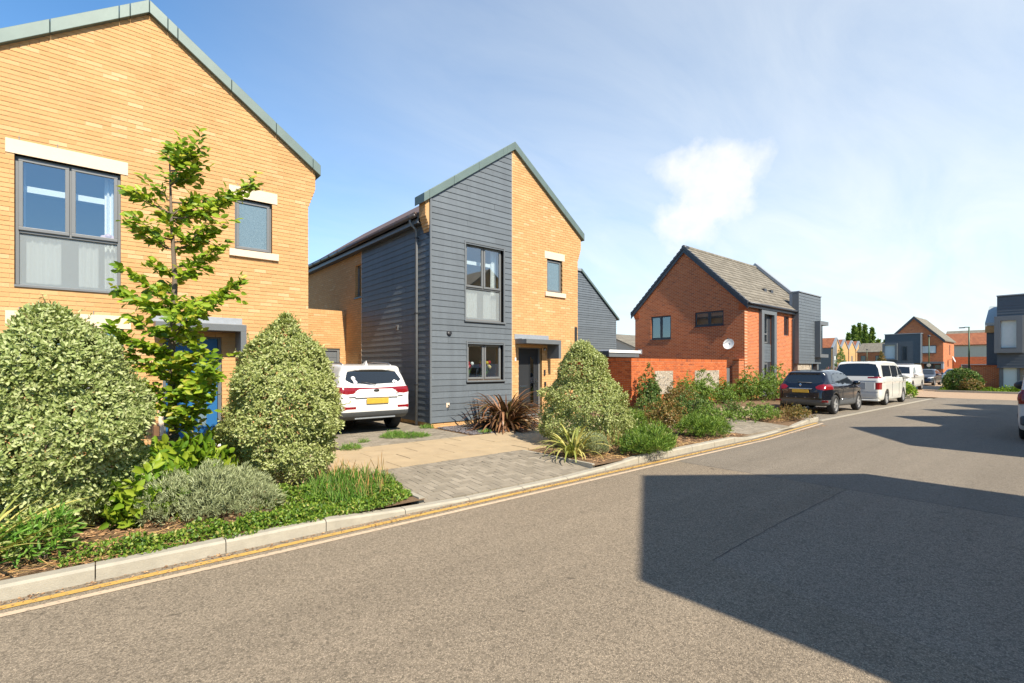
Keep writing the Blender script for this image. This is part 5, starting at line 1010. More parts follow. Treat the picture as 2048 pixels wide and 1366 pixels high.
vehicle('parked_van', 'white people carrier parked in the bay in front of the black hatchback', 'van', (25.25, 6.72, .012), 0, 4.8, 1.82, prof, 1.16, (.98, 3.85), .33, 'paint_cream',
        [reg('rear_window', 'car_glass', 'rear', [(0, 1.27), (.83, 1.27), (.76, 1.60), (.66, 1.78), (.4, 1.82), (0, 1.83)]), reg('upper_lamp', 'red_lamp', 'rear', [(.42, 1.175), (.95, 1.18), (.95, 1.255), (.42, 1.25)], split=True), reg('tail_lamp', 'red_lamp', 'rear', [(.70, .70), (.95, .70), (.95, 1.0), (.70, 1.0)], split=True, side_poly=[(-.05, .70), (.14, .70), (.12, 1.0), (-.05, 1.0)]),
         reg('side_window', 'car_glass', 'side', [(.45, 1.24), (1.75, 1.22), (1.75, 1.74), (.52, 1.74)], split=True), reg('side_window', 'car_glass', 'side', [(1.82, 1.22), (2.9, 1.2), (2.9, 1.73), (1.82, 1.74)], split=True), reg('front_window', 'car_glass', 'side', [(2.97, 1.2), (3.8, 1.19), (3.35, 1.62), (2.97, 1.72)], split=True)], planf(4.8, 1.82, .25, .9), .85, .03, .08, parts=p_mpv, spokes=7, shoulder=.02)
# --- white delivery van facing this way
def p_tr(T):
    T.box('grille', 'black_plastic', 4.36, 4.42, -.45, .45, .55, .74, bevel=.03); T.box('number_plate', 'white_plate', 4.41, 4.44, -.26, .26, .42, .53); T.box('roof_bar', 'steel', 1.6, 1.66, -.6, .6, 1.86, 1.92); T.box('roof_bar', 'steel', 2.6, 2.66, -.6, .6, 1.86, 1.92); T.mirror(3.3, .92, 1.15, 'paint_white', 1.4)
prof = [(.05, .3), (.0, .5), (.0, 1.0), (.06, 1.7), (.2, 1.81), (1.5, 1.84), (2.75, 1.82), (3.0, 1.76), (3.65, 1.15), (4.2, .98), (4.36, .75), (4.4, .4), (4.2, .22)]
vehicle('delivery_van', 'white delivery van facing the camera at the road end', 'van', (46.6, 9.0, .002), R(180), 4.4, 1.84, prof, 1.1, (.8, 3.5), .33, 'paint_white',
        [reg('windscreen', 'car_glass', 'front', [(0, 1.2), (.74, 1.2), (.62, 1.66), (0, 1.70)], xmin=2.6), reg('headlamp', 'clear_lamp', 'front', [(.45, .80), (.62, .78), (.95, .95), (.95, 1.06), (.6, .9)], split=True), reg('side_window', 'car_glass', 'side', [(2.5, 1.16), (3.4, 1.14), (3.0, 1.58), (2.5, 1.66)], split=True)], planf(4.4, 1.84, .1, .97), .88, .04, .09, parts=p_tr)
# --- dark saloon facing this way
def p_dk(T):
    T.box('grille', 'black_plastic', 4.22, 4.30, -.5, .5, .58, .74, bevel=.04); T.box('lower_grille', 'black_plastic', 4.22, 4.3, -.6, .6, .28, .42, bevel=.03); T.box('number_plate', 'white_plate', 4.3, 4.33, -.26, .26, .44, .55); T.mirror(2.75, .88, 1.0, 'paint_slate'); T.put(MB().lathe([(.001, 0), (.07, 0), (.001, .02)], 16, Matrix.Translation((4.27, 0, .8)) @ Matrix.Rotation(R(90), 4, 'Y')), 'badge', 'chrome')
    for s in (-1, 1): T.box('bumper_trim', 'lead', 4.1, 4.26, s * .62 - .2, s * .62 + .2, .36, .40)
prof = [(.1, .25), (0, .5), (.05, .85), (.25, 1.0), (.75, 1.35), (1.3, 1.45), (2.0, 1.47), (2.4, 1.40), (3.15, .98), (3.95, .84), (4.22, .66), (4.28, .38), (4.1, .2)]
for nm, lb, loc, pt in (('parked_car', 'dark slate car facing the camera before the far red house', (60.0, 10.0, .002), 'paint_slate'), ('parked_car', 'blue grey car half hidden behind the round bush', (69.5, 9.2, .002), 'paint_blue')):
    vehicle(nm, lb, 'car', loc, R(180), 4.28, 1.8, prof, .95, (.78, 3.4), .32, pt, [reg('windscreen', 'car_glass', 'front', [(0, 1.0), (.74, 1.0), (.56, 1.37), (0, 1.40)], xmin=2.0), reg('headlamp', 'clear_lamp', 'front', [(.5, .66), (.9, .70), (.9, .80), (.55, .74)], split=True), reg('side_window', 'car_glass', 'side', [(.9, 1.0), (2.9, .98), (2.35, 1.34), (1.3, 1.38)], split=True)], planf(4.28, 1.8), .76, .045, .1, parts=p_dk)
# --- white van at the right edge, seen from behind
def p_vn(T):
    T.box('number_plate', 'yellow_plate', -.05, -.02, -.26, .26, .62, .73); T.box('bumper', 'grey_plastic', -.07, .25, -.86, .86, .38, .60, bevel=.05); T.mirror(3.25, .92, 1.2, 'black_plastic', 1.5); T.box('door_line', 'grey_plastic', -.004, .02, -.006, .006, .65, 1.6); T.box('side_rub', 'grey_plastic', .4, 3.4, .905, .93, .52, .62); T.box('side_rub', 'grey_plastic', .4, 3.4, -.93, -.905, .52, .62)
prof = [(.08, .26), (.0, .4), (.0, .95), (.10, 1.5), (.2, 1.76), (.35, 1.82), (1.8, 1.85), (2.7, 1.82), (3.0, 1.74), (3.6, 1.18), (4.2, 1.02), (4.36, .75), (4.4, .4), (4.2, .22)]
vehicle('parked_van', 'white van cut off by the right edge, standing in the shade', 'van', (15.75, .22, .0), 0, 4.4, 1.85, prof, 1.1, (.75, 3.5), .335, 'paint_white',
        [reg('tail_lamp', 'red_lamp', 'rear', [(.78, .86), (.98, .86), (.98, 1.18), (.80, 1.18)], split=True, side_poly=[(-.05, .86), (.16, .86), (.2, 1.18), (-.05, 1.18)]), reg('rear_window', 'car_glass', 'rear', [(.06, 1.25), (.7, 1.25), (.62, 1.62), (.06, 1.64)], split=True), reg('front_window', 'car_glass', 'side', [(2.5, 1.16), (3.35, 1.14), (2.95, 1.6), (2.5, 1.66)], split=True)], planf(4.4, 1.85, .12, .95), .87, .03, .08, parts=p_vn, rim='black_plastic')
# ------------------------------------------------------------------ plants
def unitv(a): return a / (np.linalg.norm(a, axis=1)[:, None] + 1e-9)
def leaves(name, pos, dirs, ups, ln, wd, mat, parent, fold=.18, curl=0.0, kind=None):
    n = len(pos); d = unitv(dirs); s = unitv(np.cross(d, ups)); u = np.cross(s, d); ln = np.broadcast_to(ln, n)[:, None]; wd = np.broadcast_to(wd, n)[:, None]
    V = np.empty((n, 6, 3)); V[:, 0] = pos; V[:, 3] = pos + d * ln - u * ln * curl
    V[:, 1] = pos + d * ln * .35 + s * wd * .5 + u * wd * fold; V[:, 2] = pos + d * ln * .72 + s * wd * .40 + u * wd * fold - u * ln * curl * .4
    V[:, 5] = pos + d * ln * .35 - s * wd * .5 + u * wd * fold; V[:, 4] = pos + d * ln * .72 - s * wd * .40 + u * wd * fold - u * ln * curl * .4
    b = np.arange(n)[:, None] * 6; Fq = np.concatenate([b + np.array([[0, 1, 2, 3]]), b + np.array([[0, 3, 4, 5]])], 0)
    me = bpy.data.meshes.new(name); me.vertices.add(n * 6); me.vertices.foreach_set('co', V.ravel()); me.loops.add(n * 8); me.polygons.add(n * 2)
    me.loops.foreach_set('vertex_index', Fq.ravel().astype(np.int32)); me.polygons.foreach_set('loop_start', np.arange(n * 2, dtype=np.int32) * 4); me.update(calc_edges=True); me.validate()
    o = link(name, me, mat, parent); return tag(o, kind=kind)
def rdir(n): return unitv(rng.normal(size=(n, 3)))
def lump(P, sc, seed):                                # smooth pseudo-noise in -1..1
    r = np.random.default_rng(seed); v = np.zeros(len(P))
    for i in range(5): k = r.normal(size=3) * sc; v += np.sin(P @ k + r.uniform(0, 6.3))
    return v / 3
def bush(name, label, loc, rx, ry, h, ncl, per, ll, lw, mat, cat='shrub', prof=None, seed=1, base=.08, lumps=.14, spread=.9, inner=.35, stems=6, group=None, curl=.1, up=.25, top=None, lsc=3.5, lobes=0, lobe_r=(.42, .62), shoots=0):
    t = thing(name, label, cat, loc, group); L = np.array(loc); prof = prof or [(0, .62), (.12, .9), (.3, 1.0), (.55, .88), (.78, .62), (.93, .33), (1, .05)]
    pz, pr = zip(*prof); zz = rng.uniform(0, 1, ncl * 3); keep = rng.uniform(0, 1, ncl * 3) < (np.interp(zz, pz, pr) + .12); zz = zz[keep][:ncl]; n = len(zz)
    th = rng.uniform(0, 2 * np.pi, n); r = np.interp(zz, pz, pr); c0 = np.stack([np.cos(th) * r * rx, np.sin(th) * r * ry, zz * h], 1); k = 1 + lumps * lump(c0 * lsc / max(rx, .3), 1.0, seed) + .45 * lumps * lump(c0 * lsc * 2.6 / max(rx, .3), 1.0, seed + 50) + rng.exponential(.022, n)
    dep = np.where(rng.uniform(0, 1, n) < .28, rng.uniform(0, inner, n), rng.uniform(0, .07, n)); k = k * (1 - dep)
    c = np.stack([c0[:, 0] * k, c0[:, 1] * k, base + c0[:, 2] * (1 + .4 * lumps * lump(c0 * 2, 1.5, seed + 3))], 1)
    if top is not None: c[:, 0] += top[0] * zz ** 2; c[:, 1] += top[1] * zz ** 2
    if lobes:                                         # several overlapping mounds instead of one
        rl = np.random.default_rng(seed + 100); j = rl.integers(0, lobes, n); la = rl.uniform(0, 6.283, lobes); lq = np.sqrt(rl.uniform(0, 1, lobes)) * .62; ls = rl.uniform(*lobe_r, lobes); lh = rl.uniform(.55, 1.05, lobes) * (1 - .35 * lq); lh[0] = 1.0; lq[0] *= .3
        c[:, 0] = c[:, 0] * ls[j] + (np.cos(la) * lq * rx)[j]; c[:, 1] = c[:, 1] * ls[j] + (np.sin(la) * lq * ry)[j]; c[:, 2] = base + (c[:, 2] - base) * lh[j]
    out = unitv(np.stack([c0[:, 0] / rx, c0[:, 1] / ry, (zz - .35) * 1.1], 1)); P = np.repeat(c, per, 0); O = np.repeat(out, per, 0)
    D = unitv(O * .55 + rdir(len(P)) * spread + np.array([0, 0, up])); P = P + D * ll * .1 + rng.normal(size=P.shape) * ll * .35
    leaves('foliage', P + L, D, O + rng.normal(size=P.shape) * .35, ll * rng.uniform(.7, 1.25, len(P)), lw * rng.uniform(.75, 1.2, len(P)), mat, t, curl=curl)
    if shoots:                                        # stray shoots beyond the outline
        q = rng.choice(n, shoots, replace=False); SP, SD = [], []; tw = MB()
        for i in q:
            d_ = unitv((out[i] * .8 + rng.normal(size=3) * .35 + np.array([0, 0, .55]))[None])[0]; l_ = rng.uniform(.07, .17); p_ = c[i] + L; tw.tube([p_ - d_ * .05, p_ + d_ * l_], [.004, .002], 4)
            for j in range(9): SP.append(p_ + d_ * l_ * (j + 1) / 9); SD.append(d_ * .5 + rng.normal(size=3) * .7)
        leaves('stray_shoots', np.array(SP), np.array(SD), rdir(len(SP)) + np.array([0, -.5, .8]), ll * rng.uniform(.7, 1.15, len(SP)), lw * rng.uniform(.7, 1.1, len(SP)), mat, t); tag(tw.build('twigs', 'twig', t), kind='stuff')
    if stems:
        for i in range(stems):
            a = rng.uniform(0, 6.28); e = rng.uniform(.3, .75); m = MB().tube([L + np.array([math.cos(a) * .04, math.sin(a) * .04, 0]), L + np.array([math.cos(a) * rx * e * .45, math.sin(a) * ry * e * .45, h * .35]), L + np.array([math.cos(a) * rx * e * .75, math.sin(a) * ry * e * .75, h * .62])], [.014, .01, .005], 5); m.build('stem', 'bark', t)
    return t
# the three big clipped variegated shrubs
egg = [(0, .55), (.08, .82), (.25, 1.0), (.45, .98), (.65, .82), (.82, .55), (.94, .28), (1, .06)]
bush('variegated_shrub', 'large pale variegated shrub at the left in front of the brick house', (-.36, 6.75, .1), .74, .76, 2.24, 6400, 9, .047, .024, 'variegated', prof=egg, seed=4, lumps=.2, inner=.34, shoots=150)
bush('variegated_shrub', 'tall pale variegated shrub right of the blue front door', (1.96, 7.28, .1), .71, .72, 2.2, 5200, 9, .045, .022, 'variegated_fine', prof=[(0, .5), (.1, .8), (.3, 1.0), (.5, .97), (.68, .78), (.85, .46), (.95, .22), (1, .05)], seed=9, lumps=.2, inner=.34, shoots=150)
bush('variegated_shrub', 'cone shaped pale variegated shrub right of the black front door', (7.68, 6.82, .1), .86, .82, 2.16, 4600, 9, .045, .022, 'variegated_fine', prof=[(0, .7), (.12, .97), (.28, 1.0), (.48, .78), (.62, .56), (.8, .44), (.93, .3), (1, .1)], seed=14, lumps=.23, inner=.34, shoots=140)
# young street tree
tr = thing('street_tree', 'young upright tree with bright green leaves before the blue door', 'tree', (.675, 7.5, .1)); tx, ty = .675, 7.5
trunk = [(tx, ty, .1), (tx + .01, ty, .9), (tx - .01, ty + .01, 1.8), (tx + .03, ty, 2.8), (tx - .01, ty, 3.6), (tx - .03, ty, 4.4)]
MB().tube(trunk, [.068, .055, .042, .03, .018, .006], 10).build('trunk', 'bark', tr, True)
MB().tube([(tx - .16, ty + .05, .1), (tx - .16, ty + .05, .95)], .035, 8).build('stake', 'twig', tr); MB().box(tx - .19, tx + .07, ty - .075, ty - .06, .8, .84).build('tree_tie', 'black_plastic', tr)
LP, LD, LU = [], [], []; lft = Vector((-math.sin(AZ), math.cos(AZ), 0))      # picture-left on the ground, for shaping the crown
br = MB(); r8 = np.random.default_rng(5)
def branch(p0, p1, leafy=.12):
    p0, p1 = np.array(p0), np.array(p1); ln = np.linalg.norm(p1 - p0); d = (p1 - p0) / ln; pts = []; sag = np.array([0, 0, -.12 * ln])
    for i in range(8): q = i / 7; pts.append(p0 + (p1 - p0) * q + sag * math.sin(q * math.pi) + r8.normal(size=3) * .012 * (q > 0))
    br.tube(pts, [.011 * (1 - i / 8) + .002 for i in range(8)], 5)
    side = unitv(np.cross(d, [0, 0, 1])[None])[0]; arr = np.array(pts)
    at = lambda q: np.array([np.interp(q, np.arange(8) / 7, arr[:, k]) for k in range(3)])
    def pair(p, dd, sd):
        for s in (-1, 1):
            LP.append(p + r8.normal(size=3) * .02); LD.append(dd * r8.uniform(.4, 1) + sd * s * r8.uniform(.4, 1.1) + np.array([0, 0, r8.uniform(-.7, .45)])); LU.append(np.array([-.1, -.8, .75]) + r8.normal(size=3) * .55)
    n = max(4, int(ln / .043))
    for i in range(n):
        q = leafy + (1 - leafy) * (i + .5) / n; pair(at(q), d, side)
        if r8.uniform() < .85:
            s = r8.choice([-1, 1]); dd = unitv((d * .8 + side * s * .8 + np.array([0, 0, r8.uniform(-.3, .5)]))[None])[0]; l2 = r8.uniform(.1, .24); sd = unitv(np.cross(dd, [0, 0, 1])[None])[0]
            for j in range(4): pair(at(q) + dd * l2 * (j + 1) / 4, dd, sd)
tx_at = lambda z: np.array([np.interp(z, [p[2] for p in trunk], [p[0] for p in trunk]), ty, z])
rt = np.array([math.sin(AZ), -math.cos(AZ), 0]); fw = np.array([math.cos(AZ), math.sin(AZ), 0]); dep = 6.18
for (px_, py_) in ((345, 292), (378, 300), (430, 305), (410, 340), (500, 343), (485, 382), (325, 345), (272, 388), (310, 405), (262, 462), (300, 445), (455, 440), (437, 492), (395, 470), (345, 420), (380, 400), (255, 548), (252, 585), (305, 528), (345, 545), (492, 592), (466, 560), (405, 532), (430, 600), (300, 600), (365, 600), (300, 645), (272, 662), (420, 640), (385, 665), (275, 712), (330, 700), (452, 722), (492, 742), (472, 778), (420, 700), (330, 745), (360, 760), (425, 822), (355, 832), (390, 780), (310, 770), (440, 760), (395, 720), (340, 575), (350, 700), (375, 735), (340, 800), (352, 460), (335, 380), (365, 350)):
    off = r8.uniform(-.45, .45) * (.4 + .6 * min(1, abs(px_ - 345) / 60)); z = CH + (733 - py_) / FPX * dep; u = (px_ - 345) / FPX * dep * .78; tip = np.array([tx, ty, 0]) + rt * u + fw * off + np.array([0, 0, z]); L_ = math.hypot(u, off); branch(tx_at(max(.8, min(z - .08 - .36 * L_, 4.25))), tip)
br.build('branches', 'bark', tr, True); LP = np.array(LP); leaves('crown', LP, np.array(LD), np.array(LU), rng.uniform(.085, .13, len(LP)), rng.uniform(.045, .066, len(LP)), 'tree_leaf', tr, fold=.12, curl=.12)
# phormiums: every blade a leaf of its own
def blade_plant(name, label, loc, n, ln, wd, mat, lean, droop, seed, cat='plant', fan=None):
    t = thing(name, label, cat, loc); r = np.random.default_rng(seed)
    for i in range(n):
        a = r.uniform(0, 6.283) if fan is None else r.uniform(*fan); el = math.radians(r.uniform(*lean)); L = ln * r.uniform(.6, 1.1); W = wd * r.uniform(.7, 1.2); dr = droop * r.uniform(.4, 1.4); m = MB(); d = Vector((math.cos(a), math.sin(a), 0)); s = Vector((-d.y, d.x, 0)); b = Vector(loc) + d * r.uniform(0, .10) + s * r.uniform(-.08, .08); p = b.copy(); e = el; k = 7; tw = r.uniform(-.4, .4)
        for j in range(k + 1):
            q = j / k; ww = W * (.75 + .5 * q) * (1 - q ** 2.4) + .002; sd = s * math.cos(tw * q) + Vector((0, 0, 1)) * math.sin(tw * q); upn = Vector((0, 0, 1)) * math.cos(e) - d * math.sin(e)
            m.v += [tuple(p - sd * ww / 2 + upn * ww * .18), tuple(p), tuple(p + sd * ww / 2 + upn * ww * .18)]; p = p + (d * math.cos(e) + Vector((0, 0, 1)) * math.sin(e)) * (L / k); e -= dr / k * (.4 + 1.4 * q)
            if p.z < loc[2] + .015: p.z = loc[2] + .015
        m.f = [f for j in range(k) for f in ((3 * j, 3 * j + 1, 3 * j + 4, 3 * j + 3), (3 * j + 1, 3 * j + 2, 3 * j + 5, 3 * j + 4))]; m.build('leaf_blade', mat, t, True)
    return t
blade_plant('bronze_phormium', 'bronze strap leaved clump in front of the clad house', (8.0, 9.8, .12), 290, 1.45, .075, 'bronze_blade', (8, 80), 2.3, 3)
blade_plant('yellow_phormium', 'yellow striped strap leaved plant at the foot of the cone shrub', (6.42, 5.95, .1), 75, .78, .045, 'yellow_blade', (30, 82), 2.2, 5)
blade_plant('yellow_phormium', 'yellow strap leaved plant cut off by the left edge by the kerb', (-.86, 5.62, .1), 60, .85, .05, 'yellow_blade', (15, 75), .9, 8)
blade_plant('bronze_phormium', 'few dark strap leaves beside the black front door', (10.95, 10.4, .12), 16, .95, .05, 'bronze_blade', (55, 86), .5, 12)
blade_plant('green_phormium', 'olive strap leaved plant below the blue front door', (1.35, 9.6, .1), 22, .85, .05, 'yellow_blade', (35, 80), .9, 15)
# lavender, leafy and spreading plants of the first bed
bush('lavender_bush', 'grey green lavender mound by the kerb', (.86, 6.0, .08), .70, .55, .52, 2300, 12, .05, .007, 'lavender', 'plant', prof=[(0, .9), (.3, 1), (.6, .86), (.85, .55), (1, .15)], seed=21, lumps=.2, up=.7, spread=.7, stems=0, curl=0, lobes=11, lobe_r=(.34, .55))
bush('lavender_bush', 'small grey lavender tuft beside the yellow strap leaved plant', (6.83, 5.82, .08), .24, .22, .3, 420, 12, .045, .007, 'lavender', 'plant', prof=[(0, .8), (.4, 1), (.8, .7), (1, .2)], seed=22, up=.8, spread=.6, stems=0, curl=0)
dome = [(0, .8), (.35, 1), (.7, .8), (.9, .45), (1, .15)]
bush('leafy_plant', 'bright green broad leaved plant between the two big shrubs', (.66, 6.95, .1), .52, .42, .62, 120, 8, .13, .065, 'bright_leaf', 'plant', prof=dome, seed=31, lumps=.2, up=.1, stems=8, curl=.2)
bush('leafy_plant', 'bright green leafy suckers right of the tree trunk', (1.05, 7.9, .1), .6, .4, .55, 110, 8, .12, .06, 'bright_leaf', 'plant', prof=dome, seed=32, lumps=.2, up=.1, stems=8, curl=.2)
bush('leafy_plant', 'bright green leaves spilling out below the leftmost shrub', (.33, 6.35, .1), .34, .3, .5, 70, 8, .12, .06, 'bright_leaf', 'plant', prof=dome, seed=34, lumps=.2, up=.1, stems=6, curl=.2)
bush('leafy_plant', 'small green spurge by the kerb at the left', (-.40, 5.62, .08), .2, .2, .32, 60, 9, .085, .02, 'grass_blade', 'plant', prof=dome, seed=33, up=.4, stems=4)
def cover(name, label, cat, spots, n, hmax, ll, lw, mat, base=.1, up=.7, spr=.9, kind='stuff', edge=None):
    sp = np.array(spots); w_ = sp[:, 2] * sp[:, 3]; i = rng.choice(len(sp), n, p=w_ / w_.sum()); a = rng.uniform(0, 6.283, n); q = np.sqrt(rng.uniform(0, 1, n)); P = np.stack([sp[i, 0] + np.cos(a) * q * sp[i, 2], sp[i, 1] + np.sin(a) * q * sp[i, 3], np.zeros(n)], 1)
    hh = hmax * np.clip((1 - q) * 3, .1, 1) * (.18 + .82 * np.clip(lump(P * 5, 1.4, 77) * .6 + .35, 0, 1)); P[:, 2] = base + np.abs(hh) * rng.uniform(.1, 1, n)
    if edge: ok = edge(P); P = P[ok]
    D = rdir(len(P)) * spr + np.array([0, 0, up]); o = leaves(name, P, D, rng.normal(size=P.shape) + np.array([0, 0, 1.5]), ll * rng.uniform(.6, 1.3, len(P)), lw * rng.uniform(.7, 1.2, len(P)), mat, None, curl=.1); return tag(o, label, cat, kind=kind)
cover('ground_cover', 'low green creeping ground cover spilling over the kerb', 'ground cover', [(2.25, 5.62, .75, .45), (1.5, 5.45, .55, .30), (2.65, 6.1, .42, .55), (.55, 5.40, .5, .2), (.05, 5.33, .35, .12), (1.9, 6.2, .6, .45), (2.5, 6.6, .45, .35), (1.2, 5.32, .6, .14)], 17000, .20, .036, .021, 'cover_leaf', base=.1)
cover('weedy_grass', 'tall weedy grass at the drive corner of the left bed', 'grass', [(2.55, 6.25, .42, .6), (2.2, 6.0, .4, .5)], 1100, .30, .17, .007, 'grass_blade', base=.1, up=1.3, spr=.8)
cover('dry_grass', 'dry seed stalks among the weedy grass', 'grass', [(2.5, 6.2, .45, .65), (15.9, 6.3, .9, .5), (7.2, 5.7, .5, .25)], 420, .42, .2, .006, 'straw', base=.12, up=1.8, spr=.6)
def trails(pts, label):
    t = MB(); P = []; D = []
    for (x, n) in pts:
        y = kline(x) + .02; z = kh(x) + .02
        for k in range(n): P.append((x + rnd.uniform(-.03, .03), y - .02 - .06 * k / n * 1.2, z - k * .014)); D.append((rnd.uniform(-.6, .6), -.6, -.5))
    return tag(leaves('trailing_shoots', np.array(P), np.array(D), np.tile([0, -1.0, .4], (len(P), 1)), .026, .014, 'mid_leaf', None), label, 'ground cover', kind='stuff')
cover('trailing_shoots', 'creeping shoots lying over the kerb top', 'ground cover', [(1.0, 5.16, .16, .07), (1.66, 5.17, .12, .07), (2.3, 5.2, .2, .08), (.3, 5.2, .2, .05)], 500, .05, .03, .018, 'cover_leaf', base=.115)
for (x, y, rx, ry, n, lb) in ((5.0, 10.05, .3, .28, 900, 'bright weeds growing in the drive behind the white car'), (5.35, 9.75, .34, .2, 700, 'low weed patch spreading over the drive blocks'), (3.62, 9.1, .2, .18, 350, 'grass tuft at the drive edge by the tall shrub'), (6.35, 10.95, .16, .2, 240, 'weeds at the foot of the boarded corner'), (4.15, 9.75, .10, .06, 80, 'tiny grass tuft alone on the drive'), (7.0, 9.35, .18, .1, 120, 'small weeds at the edge of the slate bed')):
    cover('weeds', lb, 'weeds', [(x, y, rx, ry)], n, .13 if n > 500 else .09, .09, .008, 'grass_blade', base=.12, up=.8, spr=1.0)
# second bed and the planting before the red wall
def bp(x, y, z=.1): q = G(x, y, z); return (q[0], q[1], z)
for nm, lb, px_, rx, ry, h, n, per, ll, lw, mat, sd in (
    ('juniper', 'feathery bright green juniper nearest the kerb', (1300, 905), .62, .45, .42, 420, 14, .075, .012, 'juniper', 41), ('juniper', 'feathery green juniper beside the second drive', (1395, 872), .62, .55, .45, 420, 14, .075, .012, 'juniper', 42), ('juniper', 'green juniper tucked behind the cone shrub', (1262, 868), .6, .5, .5, 380, 14, .075, .012, 'juniper', 43),
    ('flowering_shrub', 'rusty green shrub in the middle of the second bed', (1330, 862), .75, .55, .8, 420, 9, .05, .026, 'rusty_leaf', 44), ('flowering_shrub', 'dark glossy shrub above the junipers', (1385, 838), .85, .6, .85, 480, 9, .055, .028, 'dark_leaf', 45),
    ('wall_shrub', 'tall leafy shrub against the left flint panel', (1297, 818), .5, .35, 1.65, 420, 9, .07, .035, 'dark_leaf', 46), ('wall_shrub', 'rusty shrub in front of the left flint panel', (1345, 822), .95, .6, 1.1, 520, 9, .06, .03, 'rusty_leaf', 47), ('wall_shrub', 'leafy shrub in front of the right flint panel', (1405, 808), .8, .6, 1.35, 480, 9, .07, .035, 'mid_leaf', 48),
    ('wall_shrub', 'low green shrub before the grey gate', (1448, 806), .9, .7, .95, 420, 9, .065, .034, 'mid_leaf', 49), ('wall_shrub', 'olive shrub between the two flint panels', (1372, 812), .8, .5, 1.3, 380, 9, .06, .03, 'mid_leaf', 56), ('bed_shrub', 'low green shrub at the back of the second bed', (1300, 842), .8, .5, .7, 300, 9, .05, .026, 'dark_leaf', 57), ('bed_shrub', 'pale low shrub at the right end of the second bed', (1428, 848), .5, .45, .6, 220, 9, .05, .026, 'mid_leaf', 58), ('hedge_shrub', 'hedge shrub along the front of the red house', (1500, 800), 1.3, .9, 1.45, 560, 9, .075, .038, 'mid_leaf', 50), ('hedge_shrub', 'pale green shrub at the rear corner of the black hatchback', (1552, 800), 1.3, 1.0, 1.6, 560, 9, .075, .038, 'mid_leaf', 51),
    ('hedge_shrub', 'big light green shrub before the red house front', (1562, 785), 1.35, 1.2, 2.45, 800, 9, .09, .048, 'bright_leaf', 52), ('bed_shrub', 'sparse shrub at the corner of the third bed', (1462, 838), .35, .3, .6, 130, 8, .05, .026, 'dark_leaf', 53), ('bed_shrub', 'low olive shrub in the third bed', (1520, 842), .85, .5, .5, 330, 8, .05, .024, 'mid_leaf', 54), ('bed_shrub', 'dry low shrub at the end of the third bed', (1590, 838), .7, .45, .35, 240, 8, .045, .02, 'rusty_leaf', 55)):
    p = bp(*px_); tall = h > 1.3; n = int(n * 1.15); rx *= 1.1; ry *= 1.1
    bush(nm, lb, p, rx, ry, h, n, per, ll, lw, mat, 'shrub', prof=[(0, .45), (.2, .8), (.5, 1), (.75, .75), (.9, .45), (1, .15)] if tall else dome, seed=sd, lumps=.28, spread=1.0 if mat != 'juniper' else .7, up=.25 if mat != 'juniper' else .6, inner=.5, stems=7, lobes=6 if h > 1.3 else 8, lobe_r=(.4, .65))
bush('round_bush', 'dark round bush at the junction corner', (44.6, 5.75, .05), 1.15, 1.0, 1.4, 700, 9, .13, .07, 'dark_leaf', prof=dome, seed=61, lumps=.15); bush('round_bush', 'reddish bush in front of the dark round bush', (43.9, 5.35, .05), .6, .6, .75, 260, 9, .1, .05, 'rusty_leaf', prof=dome, seed=62)
bush('corner_shrub', 'small leafy shrub at the end of the parking bay', (32.5, 6.5, .05), .5, .5, .75, 160, 8, .1, .05, 'bright_leaf', prof=dome, seed=63)
cover('ground_cover', 'bright green planting along the far kerb', 'ground cover', [(43.9, y, .5, .5) for y in (6.4, 5.6, 4.9, 4.2, 3.5, 2.8)], 3500, .55, .12, .05, 'bright_leaf', base=.05)
bush('far_shrub', 'shrub beside the clad box of the red house', (34.6, 9.6, .05), .7, .6, 1.2, 220, 8, .1, .05, 'mid_leaf', prof=dome, seed=64); bush('flower_bush', 'pink flowering bush behind the black car roof', (38.0, 11.5, .05), .7, .7, 1.45, 260, 8, .1, .06, 'pink_flower', prof=dome, seed=65)
for i, (x, X, hh) in enumerate(((1681, 92, 4.6), (1763, 76, 3.6))): q = ray(x, 700); bush('young_tree', ['thin young tree before the saw-tooth terrace', 'slender sapling left of the far red house'][i], (X, X * q[1] / q[0], 0), .75 - .3 * i, .75 - .3 * i, hh, 260, 7, .16, .08, 'rusty_leaf' if i else 'mid_leaf', 'tree', prof=[(0, .02), (.3, .1), (.4, 1), (.7, .7), (1, .1)], seed=70 + i, inner=.9)
